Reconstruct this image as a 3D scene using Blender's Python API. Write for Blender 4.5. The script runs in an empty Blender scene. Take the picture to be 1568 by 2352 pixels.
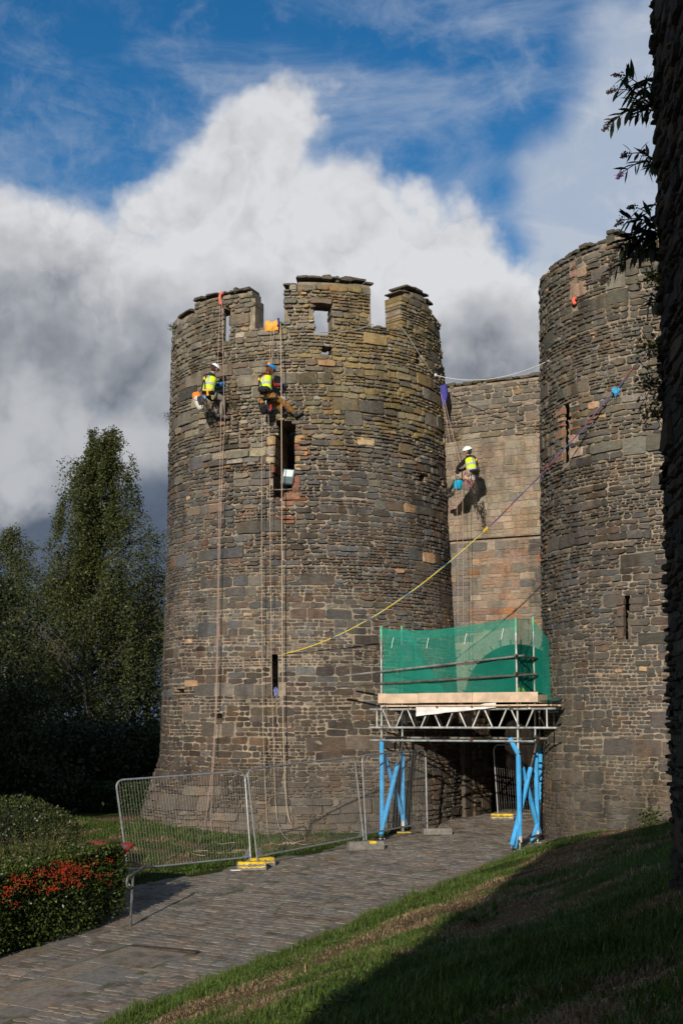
import bpy, math, random
import numpy as np
from mathutils import Vector, Matrix, noise as mnoise

random.seed(11)
rng = np.random.default_rng(11)
scene = bpy.context.scene
col = scene.collection
R2D = math.radians

# ------------------------------------------------------------------ camera
F = 3150.0                       # focal length in pixels of a 1568 x 2352 picture
PITCH = R2D(8.73)
cam_d = bpy.data.cameras.new("camera")
cam_d.sensor_fit = 'VERTICAL'
cam_d.sensor_height = 36.0
cam_d.sensor_width = 24.0
cam_d.lens = 36.0 * F / 2352.0
cam_d.clip_start = 0.05
cam_d.clip_end = 3000
cam = bpy.data.objects.new("camera", cam_d)
cam.rotation_euler = (math.pi / 2 + PITCH, 0, 0)
col.objects.link(cam)
scene.camera = cam

def ray(px, py):
    dx = (px - 784.0) / F
    dy = (1176.0 - py) / F
    return Vector((dx, math.cos(PITCH) - dy * math.sin(PITCH), math.sin(PITCH) + dy * math.cos(PITCH)))

def at(px, py, Y):
    r = ray(px, py)
    return r * (Y / r.y)

def proj(p):
    x, y, z = p
    dep = y * math.cos(PITCH) + z * math.sin(PITCH)
    up = -y * math.sin(PITCH) + z * math.cos(PITCH)
    return (784.0 + F * x / dep, 1176.0 - F * up / dep)

# ------------------------------------------------------------------ light
SUN_AZ = R2D(14.6)               # light travels away from the viewer and to the right
SUN_EL = R2D(17.0)
to_sun = Vector((-math.sin(SUN_AZ) * math.cos(SUN_EL), -math.cos(SUN_AZ) * math.cos(SUN_EL), math.sin(SUN_EL)))
sd = bpy.data.lights.new("sun", 'SUN')
sd.energy = 5.0
sd.angle = R2D(0.53)
sd.color = (1.0, 0.912, 0.785)
sun = bpy.data.objects.new("sun", sd)
sun.rotation_euler = to_sun.to_track_quat('Z', 'Y').to_euler()
sun.location = to_sun * 60
col.objects.link(sun)

vs = scene.view_settings
scene.display_settings.display_device = 'sRGB'
vs.view_transform = 'Standard'
vs.look = 'None'
vs.exposure = 0.0
vs.gamma = 1.0
vs.use_curve_mapping = False
scene.cycles.max_bounces = 6
scene.cycles.diffuse_bounces = 3
scene.cycles.transparent_max_bounces = 12
scene.cycles.use_denoising = True

# ------------------------------------------------------------------ node helpers
class NT:
    def __init__(s, tree):
        s.t = tree
        s.n = tree.nodes
    def node(s, typ, **kw):
        nd = s.n.new(typ)
        for k, v in kw.items():
            setattr(nd, k, v)
        return nd
    def put(s, sock, val):
        if hasattr(val, 'links'):
            s.t.links.new(val, sock)
        elif val is not None:
            if isinstance(val, (int, float)) and sock.type in ('RGBA',):
                val = (val, val, val, 1)
            elif isinstance(val, (tuple, list)) and sock.type == 'RGBA' and len(val) == 3:
                val = (*val, 1)
            sock.default_value = val
    def m(s, op, a, b=None, c=None, clamp=False):
        nd = s.node('ShaderNodeMath', operation=op, use_clamp=clamp)
        for i, x in enumerate((a, b, c)):
            if x is not None:
                s.put(nd.inputs[i], x)
        return nd.outputs[0]
    def vm(s, op, a, b=None, scale=None):
        nd = s.node('ShaderNodeVectorMath', operation=op)
        s.put(nd.inputs[0], a)
        if b is not None:
            s.put(nd.inputs[1], b)
        if scale is not None:
            s.put(nd.inputs['Scale'], scale)
        return nd.outputs['Value'] if op in ('DISTANCE', 'LENGTH', 'DOT_PRODUCT') else nd.outputs[0]
    def noise(s, vec, scale, detail=4, rough=0.5, out=0, dist=0.0):
        nd = s.node('ShaderNodeTexNoise')
        if vec is not None:
            s.put(nd.inputs['Vector'], vec)
        nd.inputs['Scale'].default_value = scale
        nd.inputs['Detail'].default_value = detail
        nd.inputs['Roughness'].default_value = rough
        nd.inputs['Distortion'].default_value = dist
        return nd.outputs[out]
    def ramp(s, fac, lo, hi, smooth=True):
        nd = s.node('ShaderNodeMapRange')
        nd.interpolation_type = 'SMOOTHSTEP' if smooth else 'LINEAR'
        s.put(nd.inputs[0], fac)
        nd.inputs[1].default_value = lo
        nd.inputs[2].default_value = hi
        nd.inputs[3].default_value = 0
        nd.inputs[4].default_value = 1
        return nd.outputs[0]
    def mix(s, fac, a, b, mode='MIX'):
        nd = s.node('ShaderNodeMix', data_type='RGBA', blend_type=mode)
        s.put(nd.inputs[0], fac)
        s.put(nd.inputs[6], a)
        s.put(nd.inputs[7], b)
        return nd.outputs[2]

# ------------------------------------------------------------------ world: Nishita sky with a bank of cumulus
w = bpy.data.worlds.new("World")
scene.world = w
w.use_nodes = True
T = NT(w.node_tree)
T.n.clear()
SKY_S = 0.1
K = 1.0 / SKY_S
sky = T.node('ShaderNodeTexSky', sky_type='NISHITA')
sky.sun_disc = False
sky.sun_elevation = SUN_EL
sky.sun_rotation = math.atan2(to_sun.x, to_sun.y)
sky.altitude = 50
sky.air_density = 1.0
sky.dust_density = 0.4
sky.ozone_density = 2.0
tc = T.node('ShaderNodeTexCoord')
d0 = T.vm('NORMALIZE', tc.outputs['Generated'])
# deep saturated blue of the photograph
hs = T.node('ShaderNodeHueSaturation')
hs.inputs['Hue'].default_value = 0.504
hs.inputs['Saturation'].default_value = 1.42
hs.inputs['Value'].default_value = 0.98
T.put(hs.inputs['Color'], sky.outputs[0])
blue = hs.outputs[0]
warp1 = T.vm('SUBTRACT', T.noise(d0, 7.0, 5, 0.55, out=1), (0.5, 0.5, 0.5))
warp2 = T.vm('SUBTRACT', T.noise(d0, 26.0, 8, 0.6, out=1), (0.5, 0.5, 0.5))
dw = T.vm('ADD', d0, T.vm('SCALE', warp1, scale=0.13))
dw = T.vm('ADD', dw, T.vm('SCALE', warp2, scale=0.034))

def blobs(vec, lst):
    cur = None
    for (x, y, r) in lst:
        c = ray(x, y).normalized()
        dist = T.vm('DISTANCE', vec, tuple(c))
        v = T.m('MULTIPLY_ADD', dist, -F / r, 1.0)
        if cur is None:
            cur = v
        else:
            nd = T.node('ShaderNodeMath', operation='SMOOTH_MAX')
            T.put(nd.inputs[0], cur); T.put(nd.inputs[1], v); nd.inputs[2].default_value = 0.12
            cur = nd.outputs[0]
    return cur

CUM = [(-60, 560, 190), (90, 540, 150), (200, 560, 170), (330, 430, 130), (420, 400, 140), (520, 350, 140),
       (610, 290, 110), (690, 270, 110), (740, 340, 85), (640, 420, 190), (480, 560, 260), (250, 720, 300),
       (720, 600, 230), (870, 560, 130), (980, 580, 130), (1080, 600, 130), (1170, 650, 130), (1280, 700, 140),
       (900, 780, 320), (1150, 850, 250), (560, 850, 320), (60, 820, 330), (1420, 760, 160), (-250, 800, 400), (330, 1010, 150), (120, 1060, 260), (-150, 1080, 260), (420, 1080, 150)]
# billows: rounded swellings with creases between them
def billow(vec):
    a = T.m('ABSOLUTE', T.m('MULTIPLY_ADD', T.noise(vec, 9.0, 4, 0.55), 2.0, -1.0))
    return T.m('POWER', T.m('MULTIPLY', a, 2.2, clamp=True), 0.6)
dwb = T.vm('ADD', d0, T.vm('SCALE', warp1, scale=0.05))
dwb = T.vm('ADD', dwb, T.vm('SCALE', warp2, scale=0.015))
bil = billow(dwb)
cover = blobs(dw, CUM)
mask = T.ramp(T.m('MULTIPLY_ADD', T.m('SUBTRACT', bil, 0.5), 0.16, cover), -0.10, 0.42)
# relief of the cloud: the field against itself a little nearer the sun
lightdir = Vector((-0.5, -0.2, 0.85)).normalized() * 0.020
na = T.m('ADD', T.m('MULTIPLY', bil, 0.30), T.noise(d0, 11.0, 8, 0.58))
nb = T.m('ADD', T.m('MULTIPLY', billow(T.vm('ADD', dwb, tuple(lightdir))), 0.30), T.noise(T.vm('ADD', d0, tuple(lightdir)), 11.0, 8, 0.58))
relief = T.m('MULTIPLY_ADD', T.m('SUBTRACT', na, nb), 1.7, 0.5, clamp=True)
big = T.noise(d0, 4.5, 5, 0.5)
# heavy grey undersides of the bank
GREY = [(120, 880, 270), (-120, 880, 290), (330, 860, 190), (560, 870, 190), (900, 860, 170), (1150, 840, 180), (1060, 900, 140),
        (330, 940, 150), (1150, 900, 150), (640, 900, 220)]
dw2 = T.vm('ADD', d0, T.vm('SCALE', warp1, scale=0.11))
grey = T.ramp(blobs(dw2, GREY), -0.45, 0.8)
bright = T.m('ADD', T.m('MULTIPLY_ADD', relief, 0.50, 0.22), T.m('MULTIPLY', big, 0.40))
bright = T.m('SUBTRACT', bright, T.m('MULTIPLY', grey, 0.62))
bright = T.ramp(bright, -0.42, 0.72, smooth=False)
cr = T.node('ShaderNodeValToRGB')
T.put(cr.inputs[0], bright)
e = cr.color_ramp.elements
e[0].position = 0.0; e[0].color = (0.115 * K, 0.140 * K, 0.190 * K, 1)
e[1].position = 1.0; e[1].color = (0.70 * K, 0.71 * K, 0.735 * K, 1)
for pos, c in ((0.3, (0.20, 0.222, 0.262)), (0.55, (0.37, 0.39, 0.425)), (0.8, (0.55, 0.56, 0.585))):
    el = e.new(pos); el.color = tuple(x * K for x in c) + (1,)
cloud = cr.outputs[0]
# thin veils: one soft bright wedge on the right, faint streaks everywhere
streak_v = T.vm('MULTIPLY', d0, (3.0, 3.0, 9.0))
st = T.noise(streak_v, 2.2, 8, 0.62, dist=0.6)
veil_w = T.ramp(blobs(T.vm('ADD', d0, T.vm('SCALE', warp1, scale=0.10)), [(1520, 160, 230), (1420, 300, 190), (1330, 400, 180), (1520, 430, 230), (1330, 520, 130)]), -0.10, 0.5)
veil = T.m('ADD', T.m('ADD', T.m('MULTIPLY', T.ramp(st, 0.40, 0.76), 0.48), T.m('MULTIPLY', T.ramp(T.noise(dw, 16.0, 7, 0.62), 0.46, 0.74), 0.30)), T.m('MULTIPLY', veil_w, 0.82), clamp=True)
skyc = T.mix(veil, blue, (0.46 * K, 0.52 * K, 0.62 * K))
# sky out of view: scattered cloud, greyed to cut the fill light
dotf = T.vm('DOT_PRODUCT', d0, (0.0, 0.97, 0.24))
away = T.ramp(dotf, 0.90, 0.70)
gen = T.ramp(T.noise(dw, 3.2, 7, 0.55), 0.50, 0.62)
skyc = T.mix(T.m('MULTIPLY', T.m('MULTIPLY', gen, away), 0.9), skyc, T.mix(0.55, cloud, (0.16 * K, 0.18 * K, 0.21 * K)))
out_c = T.mix(mask, skyc, cloud)
# low bright band and dark band near the horizon on the left are cloud layers too
LOWB = [(40, 1010, 130), (180, 1000, 130), (310, 1010, 120), (120, 1060, 120), (-120, 1040, 200)]
low = T.ramp(blobs(T.vm('ADD', dw, T.vm('SCALE', warp1, scale=0.05)), LOWB), -0.1, 0.8)
LOWD = [(60, 1300, 300), (330, 1300, 280), (-200, 1300, 300), (100, 1560, 330), (360, 1560, 300), (-200, 1560, 300)]
lowd = T.ramp(blobs(dw2, LOWD), -0.1, 0.5)
out_c = T.mix(lowd, out_c, T.mix(T.ramp(T.noise(dw, 9.0, 6, 0.6), 0.35, 0.7), (0.070 * K, 0.095 * K, 0.145 * K), (0.125 * K, 0.155 * K, 0.21 * K)))
out_c = T.mix(T.m('MULTIPLY', low, 0.95), out_c, (0.50 * K, 0.515 * K, 0.54 * K))
bg = T.node('ShaderNodeBackground')
bg.inputs['Strength'].default_value = SKY_S
T.put(bg.inputs['Color'], out_c)
wo = T.node('ShaderNodeOutputWorld')
T.t.links.new(bg.outputs[0], wo.inputs[0])

# ------------------------------------------------------------------ mesh helpers
class MB:
    def __init__(s):
        s.v = []; s.f = []; s.c = []; s.mi = []
    def add(s, verts, faces, c=(1, 1, 1), mi=0):
        b = len(s.v)
        s.v.extend([tuple(v) for v in verts])
        s.f.extend([tuple(i + b for i in f) for f in faces])
        s.c.extend([c] * len(verts))
        s.mi.extend([mi] * len(faces))
        return b
    def box(s, c, size, rot=None, col=(1, 1, 1), mi=0, jit=0.0):
        hx, hy, hz = [x / 2 for x in size]
        vs_ = [Vector((a * hx, b * hy, d * hz)) for a in (-1, 1) for b in (-1, 1) for d in (-1, 1)]
        if jit:
            vs_ = [v + Vector([random.uniform(-jit, jit) for _ in range(3)]) for v in vs_]
        if rot is not None:
            vs_ = [rot @ v for v in vs_]
        vs_ = [v + Vector(c) for v in vs_]
        s.add(vs_, [(0, 1, 3, 2), (4, 6, 7, 5), (0, 4, 5, 1), (2, 3, 7, 6), (0, 2, 6, 4), (1, 5, 7, 3)], col, mi)
    def bevbox(s, c, size, bev, rot=None, col=(1, 1, 1), mi=0):
        hx, hy, hz = [x / 2 for x in size]
        b = min(bev, hx * .45, hy * .45, hz * .45)
        idx = {}; vs_ = []
        for sx in (-1, 1):
            for sy in (-1, 1):
                for sz in (-1, 1):
                    for ax in range(3):
                        p = [sx * (hx - b), sy * (hy - b), sz * (hz - b)]
                        p[ax] += (sx, sy, sz)[ax] * b
                        idx[(sx, sy, sz, ax)] = len(vs_)
                        vs_.append(Vector(p))
        fs = []
        for ax in range(3):
            o = [i for i in range(3) if i != ax]
            for sg in (-1, 1):
                q = []
                for (a, d) in ((-1, -1), (1, -1), (1, 1), (-1, 1)):
                    k = [0, 0, 0]; k[ax] = sg; k[o[0]] = a; k[o[1]] = d
                    q.append(idx[(*k, ax)])
                fs.append(tuple(q))
        for ax in range(3):
            o = [i for i in range(3) if i != ax]
            for a in (-1, 1):
                for d in (-1, 1):
                    q = []
                    for (e_, which) in ((-1, 0), (1, 0), (1, 1), (-1, 1)):
                        k = [0, 0, 0]; k[ax] = e_; k[o[0]] = a; k[o[1]] = d
                        q.append(idx[(*k, o[which])])
                    fs.append(tuple(q))
        for sx in (-1, 1):
            for sy in (-1, 1):
                for sz in (-1, 1):
                    fs.append(tuple(idx[(sx, sy, sz, a)] for a in range(3)))
        if rot is not None:
            vs_ = [rot @ v for v in vs_]
        vs_ = [v + Vector(c) for v in vs_]
        s.add(vs_, fs, col, mi)
    def tube(s, pts, r, n=8, col=(1, 1, 1), mi=0, cap=True, closed=False):
        pts = [Vector(p) for p in pts]
        m = len(pts)
        rs = list(r) if isinstance(r, (list, tuple)) else [r] * m
        vs_ = []; prev = None
        for i, p in enumerate(pts):
            if closed:
                t = pts[(i + 1) % m] - pts[i - 1]
            else:
                t = pts[min(i + 1, m - 1)] - pts[max(i - 1, 0)]
            if t.length < 1e-9:
                t = Vector((0, 0, 1))
            t.normalize()
            if prev is None:
                a = Vector((0, 0, 1)) if abs(t.z) < .9 else Vector((1, 0, 0))
                nrm = t.cross(a).normalized()
            else:
                nrm = prev - t * prev.dot(t)
                nrm = nrm.normalized() if nrm.length > 1e-6 else t.orthogonal().normalized()
            prev = nrm
            bn = t.cross(nrm)
            for k in range(n):
                an = 2 * math.pi * k / n
                vs_.append(p + (nrm * math.cos(an) + bn * math.sin(an)) * rs[i])
        fs = []
        for i in range(m if closed else m - 1):
            j = (i + 1) % m
            for k in range(n):
                l = (k + 1) % n
                fs.append((i * n + k, i * n + l, j * n + l, j * n + k))
        if cap and not closed:
            fs.append(tuple(range(n - 1, -1, -1)))
            fs.append(tuple((m - 1) * n + k for k in range(n)))
        s.add(vs_, fs, col, mi)
    def ball(s, c, r, nu=10, nv=7, col=(1, 1, 1), mi=0, rot=None, fn=None):
        r = r if isinstance(r, (tuple, list)) else (r, r, r)
        vs_ = []
        for i in range(nv + 1):
            ph = math.pi * i / nv
            for k in range(nu):
                th = 2 * math.pi * k / nu
                v = Vector((math.sin(ph) * math.cos(th), math.sin(ph) * math.sin(th), math.cos(ph)))
                if fn:
                    v = fn(v)
                v = Vector((v.x * r[0], v.y * r[1], v.z * r[2]))
                if rot is not None:
                    v = rot @ v
                vs_.append(v + Vector(c))
        fs = [(i * nu + k, (i + 1) * nu + k, (i + 1) * nu + (k + 1) % nu, i * nu + (k + 1) % nu) for i in range(nv) for k in range(nu)]
        s.add(vs_, fs, col, mi)
    def mesh(s, name, mats, smooth=False, origin=None):
        me = bpy.data.meshes.new(name)
        v = s.v
        if origin is not None:
            v = [(a - origin[0], b - origin[1], c - origin[2]) for a, b, c in v]
        me.from_pydata(v, [], s.f)
        at_ = me.color_attributes.new("Col", 'FLOAT_COLOR', 'POINT')
        arr = np.ones((len(s.v), 4), dtype=np.float32)
        if s.c:
            arr[:, :3] = np.array([c[:3] for c in s.c], dtype=np.float32)
        at_.data.foreach_set('color', arr.ravel())
        for mt in (mats if isinstance(mats, (list, tuple)) else [mats]):
            me.materials.append(mt)
        me.polygons.foreach_set('material_index', s.mi)
        if smooth:
            me.polygons.foreach_set('use_smooth', [True] * len(s.f))
        me.update()
        return me
    def build(s, name, mats, parent=None, smooth=False, kind=None, origin=None, **props):
        if not s.v:
            return None
        if origin == 'c':
            a = np.array(s.v); origin = tuple(a.mean(0))
        o = bpy.data.objects.new(name, s.mesh(name, mats, smooth, origin))
        return place(o, parent, origin, kind, **props)

def place(o, parent=None, origin=None, kind=None, **props):
    if origin is not None:
        o.location = origin
    col.objects.link(o)
    if parent is not None:
        o.parent = parent
        o.matrix_parent_inverse = Matrix.Translation(-Vector(wloc(parent)))
    if kind:
        o['kind'] = kind
    for k, v in props.items():
        o[k] = v
    return o

def wloc(o):
    # every parent is unrotated and unscaled; children keep world coordinates
    return tuple(o['wl']) if 'wl' in o else tuple(o.location)

def thing(name, label, cat, loc=(0, 0, 0), group=None, kind=None):
    o = bpy.data.objects.new(name, None)
    o.empty_display_size = 0.2
    o.location = loc
    col.objects.link(o)
    return tag(o, label, cat, group, kind)

def tag(o, label, cat=None, group=None, kind=None):
    o['label'] = label
    if cat: o['category'] = cat
    if group: o['group'] = group
    if kind: o['kind'] = kind
    return o

def np_mesh(name, V, Fc, C, mat, smooth=False):
    """V (n,3) verts, Fc (m,k) faces, C (n,3) colours -> mesh"""
    me = bpy.data.meshes.new(name)
    n, (m, k) = len(V), Fc.shape
    me.vertices.add(n)
    me.vertices.foreach_set('co', np.asarray(V, np.float32).ravel())
    me.loops.add(m * k)
    me.loops.foreach_set('vertex_index', np.asarray(Fc, np.int32).ravel())
    me.polygons.add(m)
    me.polygons.foreach_set('loop_start', np.arange(0, m * k, k, dtype=np.int32))
    me.polygons.foreach_set('loop_total', np.full(m, k, dtype=np.int32))
    if smooth:
        me.polygons.foreach_set('use_smooth', np.ones(m, bool))
    me.update(calc_edges=True)
    a = me.color_attributes.new("Col", 'FLOAT_COLOR', 'POINT')
    arr = np.ones((n, 4), np.float32); arr[:, :3] = C
    a.data.foreach_set('color', arr.ravel())
    me.materials.append(mat)
    return me

def vnoise(x, y, seed=0):
    """smooth value noise, vectorised, 0..1"""
    x = np.asarray(x, float); y = np.asarray(y, float)
    xi = np.floor(x); yi = np.floor(y)
    fx = x - xi; fy = y - yi
    fx = fx * fx * (3 - 2 * fx); fy = fy * fy * (3 - 2 * fy)
    def h(a, b):
        s_ = np.sin(a * 127.1 + b * 311.7 + seed * 74.7) * 43758.5453
        return s_ - np.floor(s_)
    return (h(xi, yi) * (1 - fx) + h(xi + 1, yi) * fx) * (1 - fy) + (h(xi, yi + 1) * (1 - fx) + h(xi + 1, yi + 1) * fx) * fy

def fbm(x, y, seed=0, oct=4):
    a = 0; amp = .5; tot = 0
    for i in range(oct):
        a = a + amp * vnoise(np.asarray(x) * 2 ** i, np.asarray(y) * 2 ** i, seed + i * 3)
        tot += amp; amp *= .5
    return a / tot

def lerp(a, b, t):
    return a + (b - a) * t
def sstep(a, b, x):
    t = min(1, max(0, (x - a) / (b - a)))
    return t * t * (3 - 2 * t)

# ------------------------------------------------------------------ materials
def new_mat(name):
    m = bpy.data.materials.new(name)
    m.use_nodes = True
    nt = NT(m.node_tree)
    nt.n.clear()
    out = nt.node('ShaderNodeOutputMaterial')
    bs = nt.node('ShaderNodeBsdfPrincipled')
    nt.t.links.new(bs.outputs[0], out.inputs[0])
    return m, nt, bs, out

def vcol(nt):
    return nt.node('ShaderNodeAttribute', attribute_name='Col').outputs['Color']

def wpos(nt):
    return nt.node('ShaderNodeNewGeometry').outputs['Position']

def bump(nt, bs, h, strength=0.5, dist=0.02):
    b = nt.node('ShaderNodeBump')
    b.inputs['Strength'].default_value = strength
    b.inputs['Distance'].default_value = dist
    nt.put(b.inputs['Height'], h)
    nt.t.links.new(b.outputs[0], bs.inputs['Normal'])

def mat_stone(name, lichen=0.0, scale=1.0, streak=0.55):
    m, nt, bs, out = new_mat(name)
    p = wpos(nt)
    c = vcol(nt)
    flat = nt.vm('MULTIPLY', p, (1.0, 1.0, 3.5))
    n1 = nt.noise(flat, 7.0 * scale, 6, 0.65)
    n2 = nt.noise(p, 38.0 * scale, 4, 0.6)
    k = nt.m('MULTIPLY_ADD', n1, 1.5, 0.25)
    k = nt.m('MULTIPLY', k, nt.m('MULTIPLY_ADD', n2, 0.8, 0.6))
    comb = nt.node('ShaderNodeCombineColor')
    for i in range(3):
        nt.put(comb.inputs[i], k)
    c2 = nt.mix(1.0, c, comb.outputs[0], 'MULTIPLY')
    # damp streaks and soot of long weathering
    stn = nt.noise(nt.vm('MULTIPLY', p, (1.0, 1.0, 0.30)), 1.5 * scale, 5, 0.62)
    c2 = nt.mix(nt.ramp(stn, 0.46, 0.70), c2, nt.mix(1.0, c2, (0.52, 0.51, 0.50), 'MULTIPLY'))
    hue = nt.noise(p, 1.7, 3, 0.5)
    c2 = nt.mix(nt.ramp(hue, 0.45, 0.75), c2, nt.mix(1.0, c2, (1.18, 0.98, 0.80), 'MULTIPLY'))
    if lichen:
        v = nt.noise(p, 24.0, 3, 0.6)
        big_ = nt.noise(p, 1.3, 3, 0.6)
        spots = nt.m('MULTIPLY', nt.ramp(v, 0.62, 0.70), nt.ramp(big_, 0.50 - .1 * lichen, 0.66))
        sz = nt.node('ShaderNodeSeparateXYZ'); nt.put(sz.inputs[0], p)
        spots = nt.m('MULTIPLY', spots, nt.m('MULTIPLY_ADD', nt.ramp(sz.outputs[2], 4.5, 8.5), 0.92, 0.08))
        c2 = nt.mix(nt.m('MULTIPLY', spots, 0.8), c2, (0.36, 0.36, 0.32))
    nt.put(bs.inputs['Base Color'], c2)
    bs.inputs['Roughness'].default_value = 0.93
    bs.inputs['Specular IOR Level'].default_value = 0.15
    hgt = nt.m('ADD', nt.noise(flat, 16.0 * scale, 5, 0.7), nt.m('MULTIPLY', n2, 0.4))
    bump(nt, bs, hgt, streak, 0.03)
    return m

def mat_plain(name, color, rough=0.7, metal=0.0, var=0.25, scale=8.0, bmp=0.0, spec=0.3, use_col=False):
    m, nt, bs, out = new_mat(name)
    p = wpos(nt)
    n1 = nt.noise(p, scale, 5, 0.6)
    base = nt.mix(1.0, vcol(nt), color, 'MULTIPLY') if use_col else color
    dark = nt.mix(1.0, base, (1 - var,) * 3, 'MULTIPLY')
    lite = nt.mix(1.0, base, (1 + var * .6,) * 3, 'MULTIPLY')
    nt.put(bs.inputs['Base Color'], nt.mix(nt.ramp(n1, 0.3, 0.7), dark, lite))
    bs.inputs['Roughness'].default_value = rough
    bs.inputs['Metallic'].default_value = metal
    bs.inputs['Specular IOR Level'].default_value = spec
    if bmp:
        bump(nt, bs, nt.noise(p, scale * 6, 4, 0.6), bmp, 0.01)
    return m

def mat_leaf(name, rough=0.55, trans=0.25):
    m, nt, bs, out = new_mat(name)
    c = vcol(nt)
    nt.put(bs.inputs['Base Color'], c)
    bs.inputs['Roughness'].default_value = rough
    bs.inputs['Specular IOR Level'].default_value = 0.25
    tr = nt.node('ShaderNodeBsdfTranslucent')
    nt.put(tr.inputs['Color'], c)
    mx = nt.node('ShaderNodeMixShader')
    mx.inputs[0].default_value = trans
    nt.t.links.new(bs.outputs[0], mx.inputs[1])
    nt.t.links.new(tr.outputs[0], mx.inputs[2])
    nt.t.links.new(mx.outputs[0], out.inputs[0])
    return m

M_STONE = mat_stone("rubble_stone", lichen=0.0)
M_STONE_L = mat_stone("lichened_stone", lichen=1.0)
M_ASHLAR = mat_stone("sandstone_ashlar", lichen=0.0, scale=1.2, streak=0.4)
M_SETT = mat_stone("sett_stone", lichen=0.0, scale=1.5, streak=0.35)

def mat_mortar(name, base, dark):
    m, nt, bs, out = new_mat(name)
    p = wpos(nt)
    n1 = nt.noise(p, 3.0, 6, 0.65)
    n2 = nt.noise(p, 60.0, 3, 0.6)
    c = nt.mix(nt.ramp(n1, 0.35, 0.70), dark, base)
    c = nt.mix(1.0, c, nt.mix(n2, (0.7, 0.7, 0.7), (1.15, 1.15, 1.15)), 'MULTIPLY')
    # lower courses of the masonry have lost their pale pointing
    sep = nt.node('ShaderNodeSeparateXYZ')
    nt.put(sep.inputs[0], p)
    low_ = nt.ramp(nt.m('MULTIPLY_ADD', n1, 1.2, sep.outputs[2]), 0.2, -1.3)
    c = nt.mix(nt.m('MULTIPLY', low_, 0.75), c, (0.085, 0.068, 0.050))
    nt.put(bs.inputs['Base Color'], c)
    bs.inputs['Roughness'].default_value = 0.95
    bs.inputs['Specular IOR Level'].default_value = 0.1
    bump(nt, bs, nt.m('ADD', nt.noise(p, 30.0, 5, 0.65), n1), 0.7, 0.02)
    return m
M_MORTAR = mat_mortar("lime_mortar", (0.34, 0.28, 0.21), (0.17, 0.142, 0.11))
M_MORTAR_P = mat_mortar("pink_mortar", (0.36, 0.29, 0.22), (0.20, 0.16, 0.12))
# ------------------------------------------------------------------ the lie of the land (camera eye is z = 0)
UX, UY = 0.883, -0.469           # along the front of the gate, to the right
NXv, NYv = -0.469, -0.883        # out of the gate, towards the viewer
CL = Vector((-0.86, 39.8, 0))    # axis of the left tower
CRt = 11.5                       # right tower stands this far along the front
CR = CL + Vector((UX, UY, 0)) * CRt
PATH_L, PATH_R = -15.05, -11.40
def pathl(v):
    v = np.asarray(v, float)
    return np.where(v < 20.0, PATH_L, np.where(v < 30.0, -17.2 + 2.05 * np.clip((v - 20.0) / 10.0, 0, 1), -15.15))

def cv(x, y):
    return UX * x + UY * y, -NXv * x - NYv * y
def from_cv(c, v):
    return UX * c - NXv * v, UY * c - NYv * v

def G0(x, y):
    return -5.2 + 0.07 * np.clip(y, -10, 37.5)

def G(x, y):
    x = np.asarray(x, float); y = np.asarray(y, float)
    c = UX * x + UY * y
    d = np.clip(c - PATH_R - 0.05, 0, None)
    k = 0.33 - 0.06 * np.clip((y - 13) / 18, 0, 1)
    rise = k * np.minimum(d, 12.0) + 0.06 * np.minimum(np.maximum(d - 12, 0), 30)
    lip = 0.10 * np.clip(d / 0.25, 0, 1)
    wob = (fbm(x * .6, y * .6, 5) - .5) * .22 * np.clip(d / 1.0, 0, 1)
    vv = -NXv * x - NYv * y
    dl = np.clip(pathl(vv) - c, 0, None)
    wl = (fbm(x * .7, y * .7, 8) - .5) * .14 * np.clip(dl / .6, 0, 1)
    return G0(x, y) + rise + lip + wob + wl

def Gs(x, y):
    return float(G(x, y))

def bank_patch(x, y):
    """0 = lush green, 1 = straw, 2 = bare earth"""
    c = UX * x + UY * y
    d = c - PATH_R
    n = fbm(c * .95, y * .50, 21, 5)
    n2 = fbm(x * 1.7, y * 1.7, 31, 4)
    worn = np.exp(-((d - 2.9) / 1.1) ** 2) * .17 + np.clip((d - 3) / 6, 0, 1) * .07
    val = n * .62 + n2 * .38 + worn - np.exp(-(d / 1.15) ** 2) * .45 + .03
    val = val - .06 * np.clip((d - 3.8) / 2.0, 0, 1)  # straw thinned up the bank, deepening its shade through the turf colour
    pl_ = pathl(-NXv * x - NYv * y)
    val = np.where(c < pl_, n * .5 + n2 * .5 + np.clip((pl_ - c - .9) / 1.3, 0, 1) * .10 - .08, val)
    return val - np.where(c > PATH_R, .045, 0)

def mat_ground():
    m, nt, bs, out = new_mat("turf_and_earth")
    p = wpos(nt)
    c = vcol(nt)
    n = nt.noise(p, 26.0, 6, 0.7)
    n2 = nt.noise(p, 90.0, 3, 0.6)
    c2 = nt.mix(nt.ramp(n, 0.35, 0.7), nt.mix(1.0, c, (0.55, 0.55, 0.5), 'MULTIPLY'), nt.mix(1.0, c, (1.3, 1.25, 1.1), 'MULTIPLY'))
    nt.put(bs.inputs['Base Color'], c2)
    bs.inputs['Roughness'].default_value = 0.95
    bs.inputs['Specular IOR Level'].default_value = 0.1
    bump(nt, bs, nt.m('ADD', n, nt.m('MULTIPLY', n2, 0.5)), 0.8, 0.05)
    return m
M_GROUND = mat_ground()

GREEN = np.array((0.040, 0.066, 0.012)); STRAW = np.array((0.19, 0.125, 0.068)); EARTH = np.array((0.085, 0.048, 0.030))
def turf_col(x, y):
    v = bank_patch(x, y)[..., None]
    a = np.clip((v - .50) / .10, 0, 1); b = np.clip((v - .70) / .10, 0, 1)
    return (GREEN * (1 - a) + STRAW * a) * (1 - b) + EARTH * b

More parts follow.
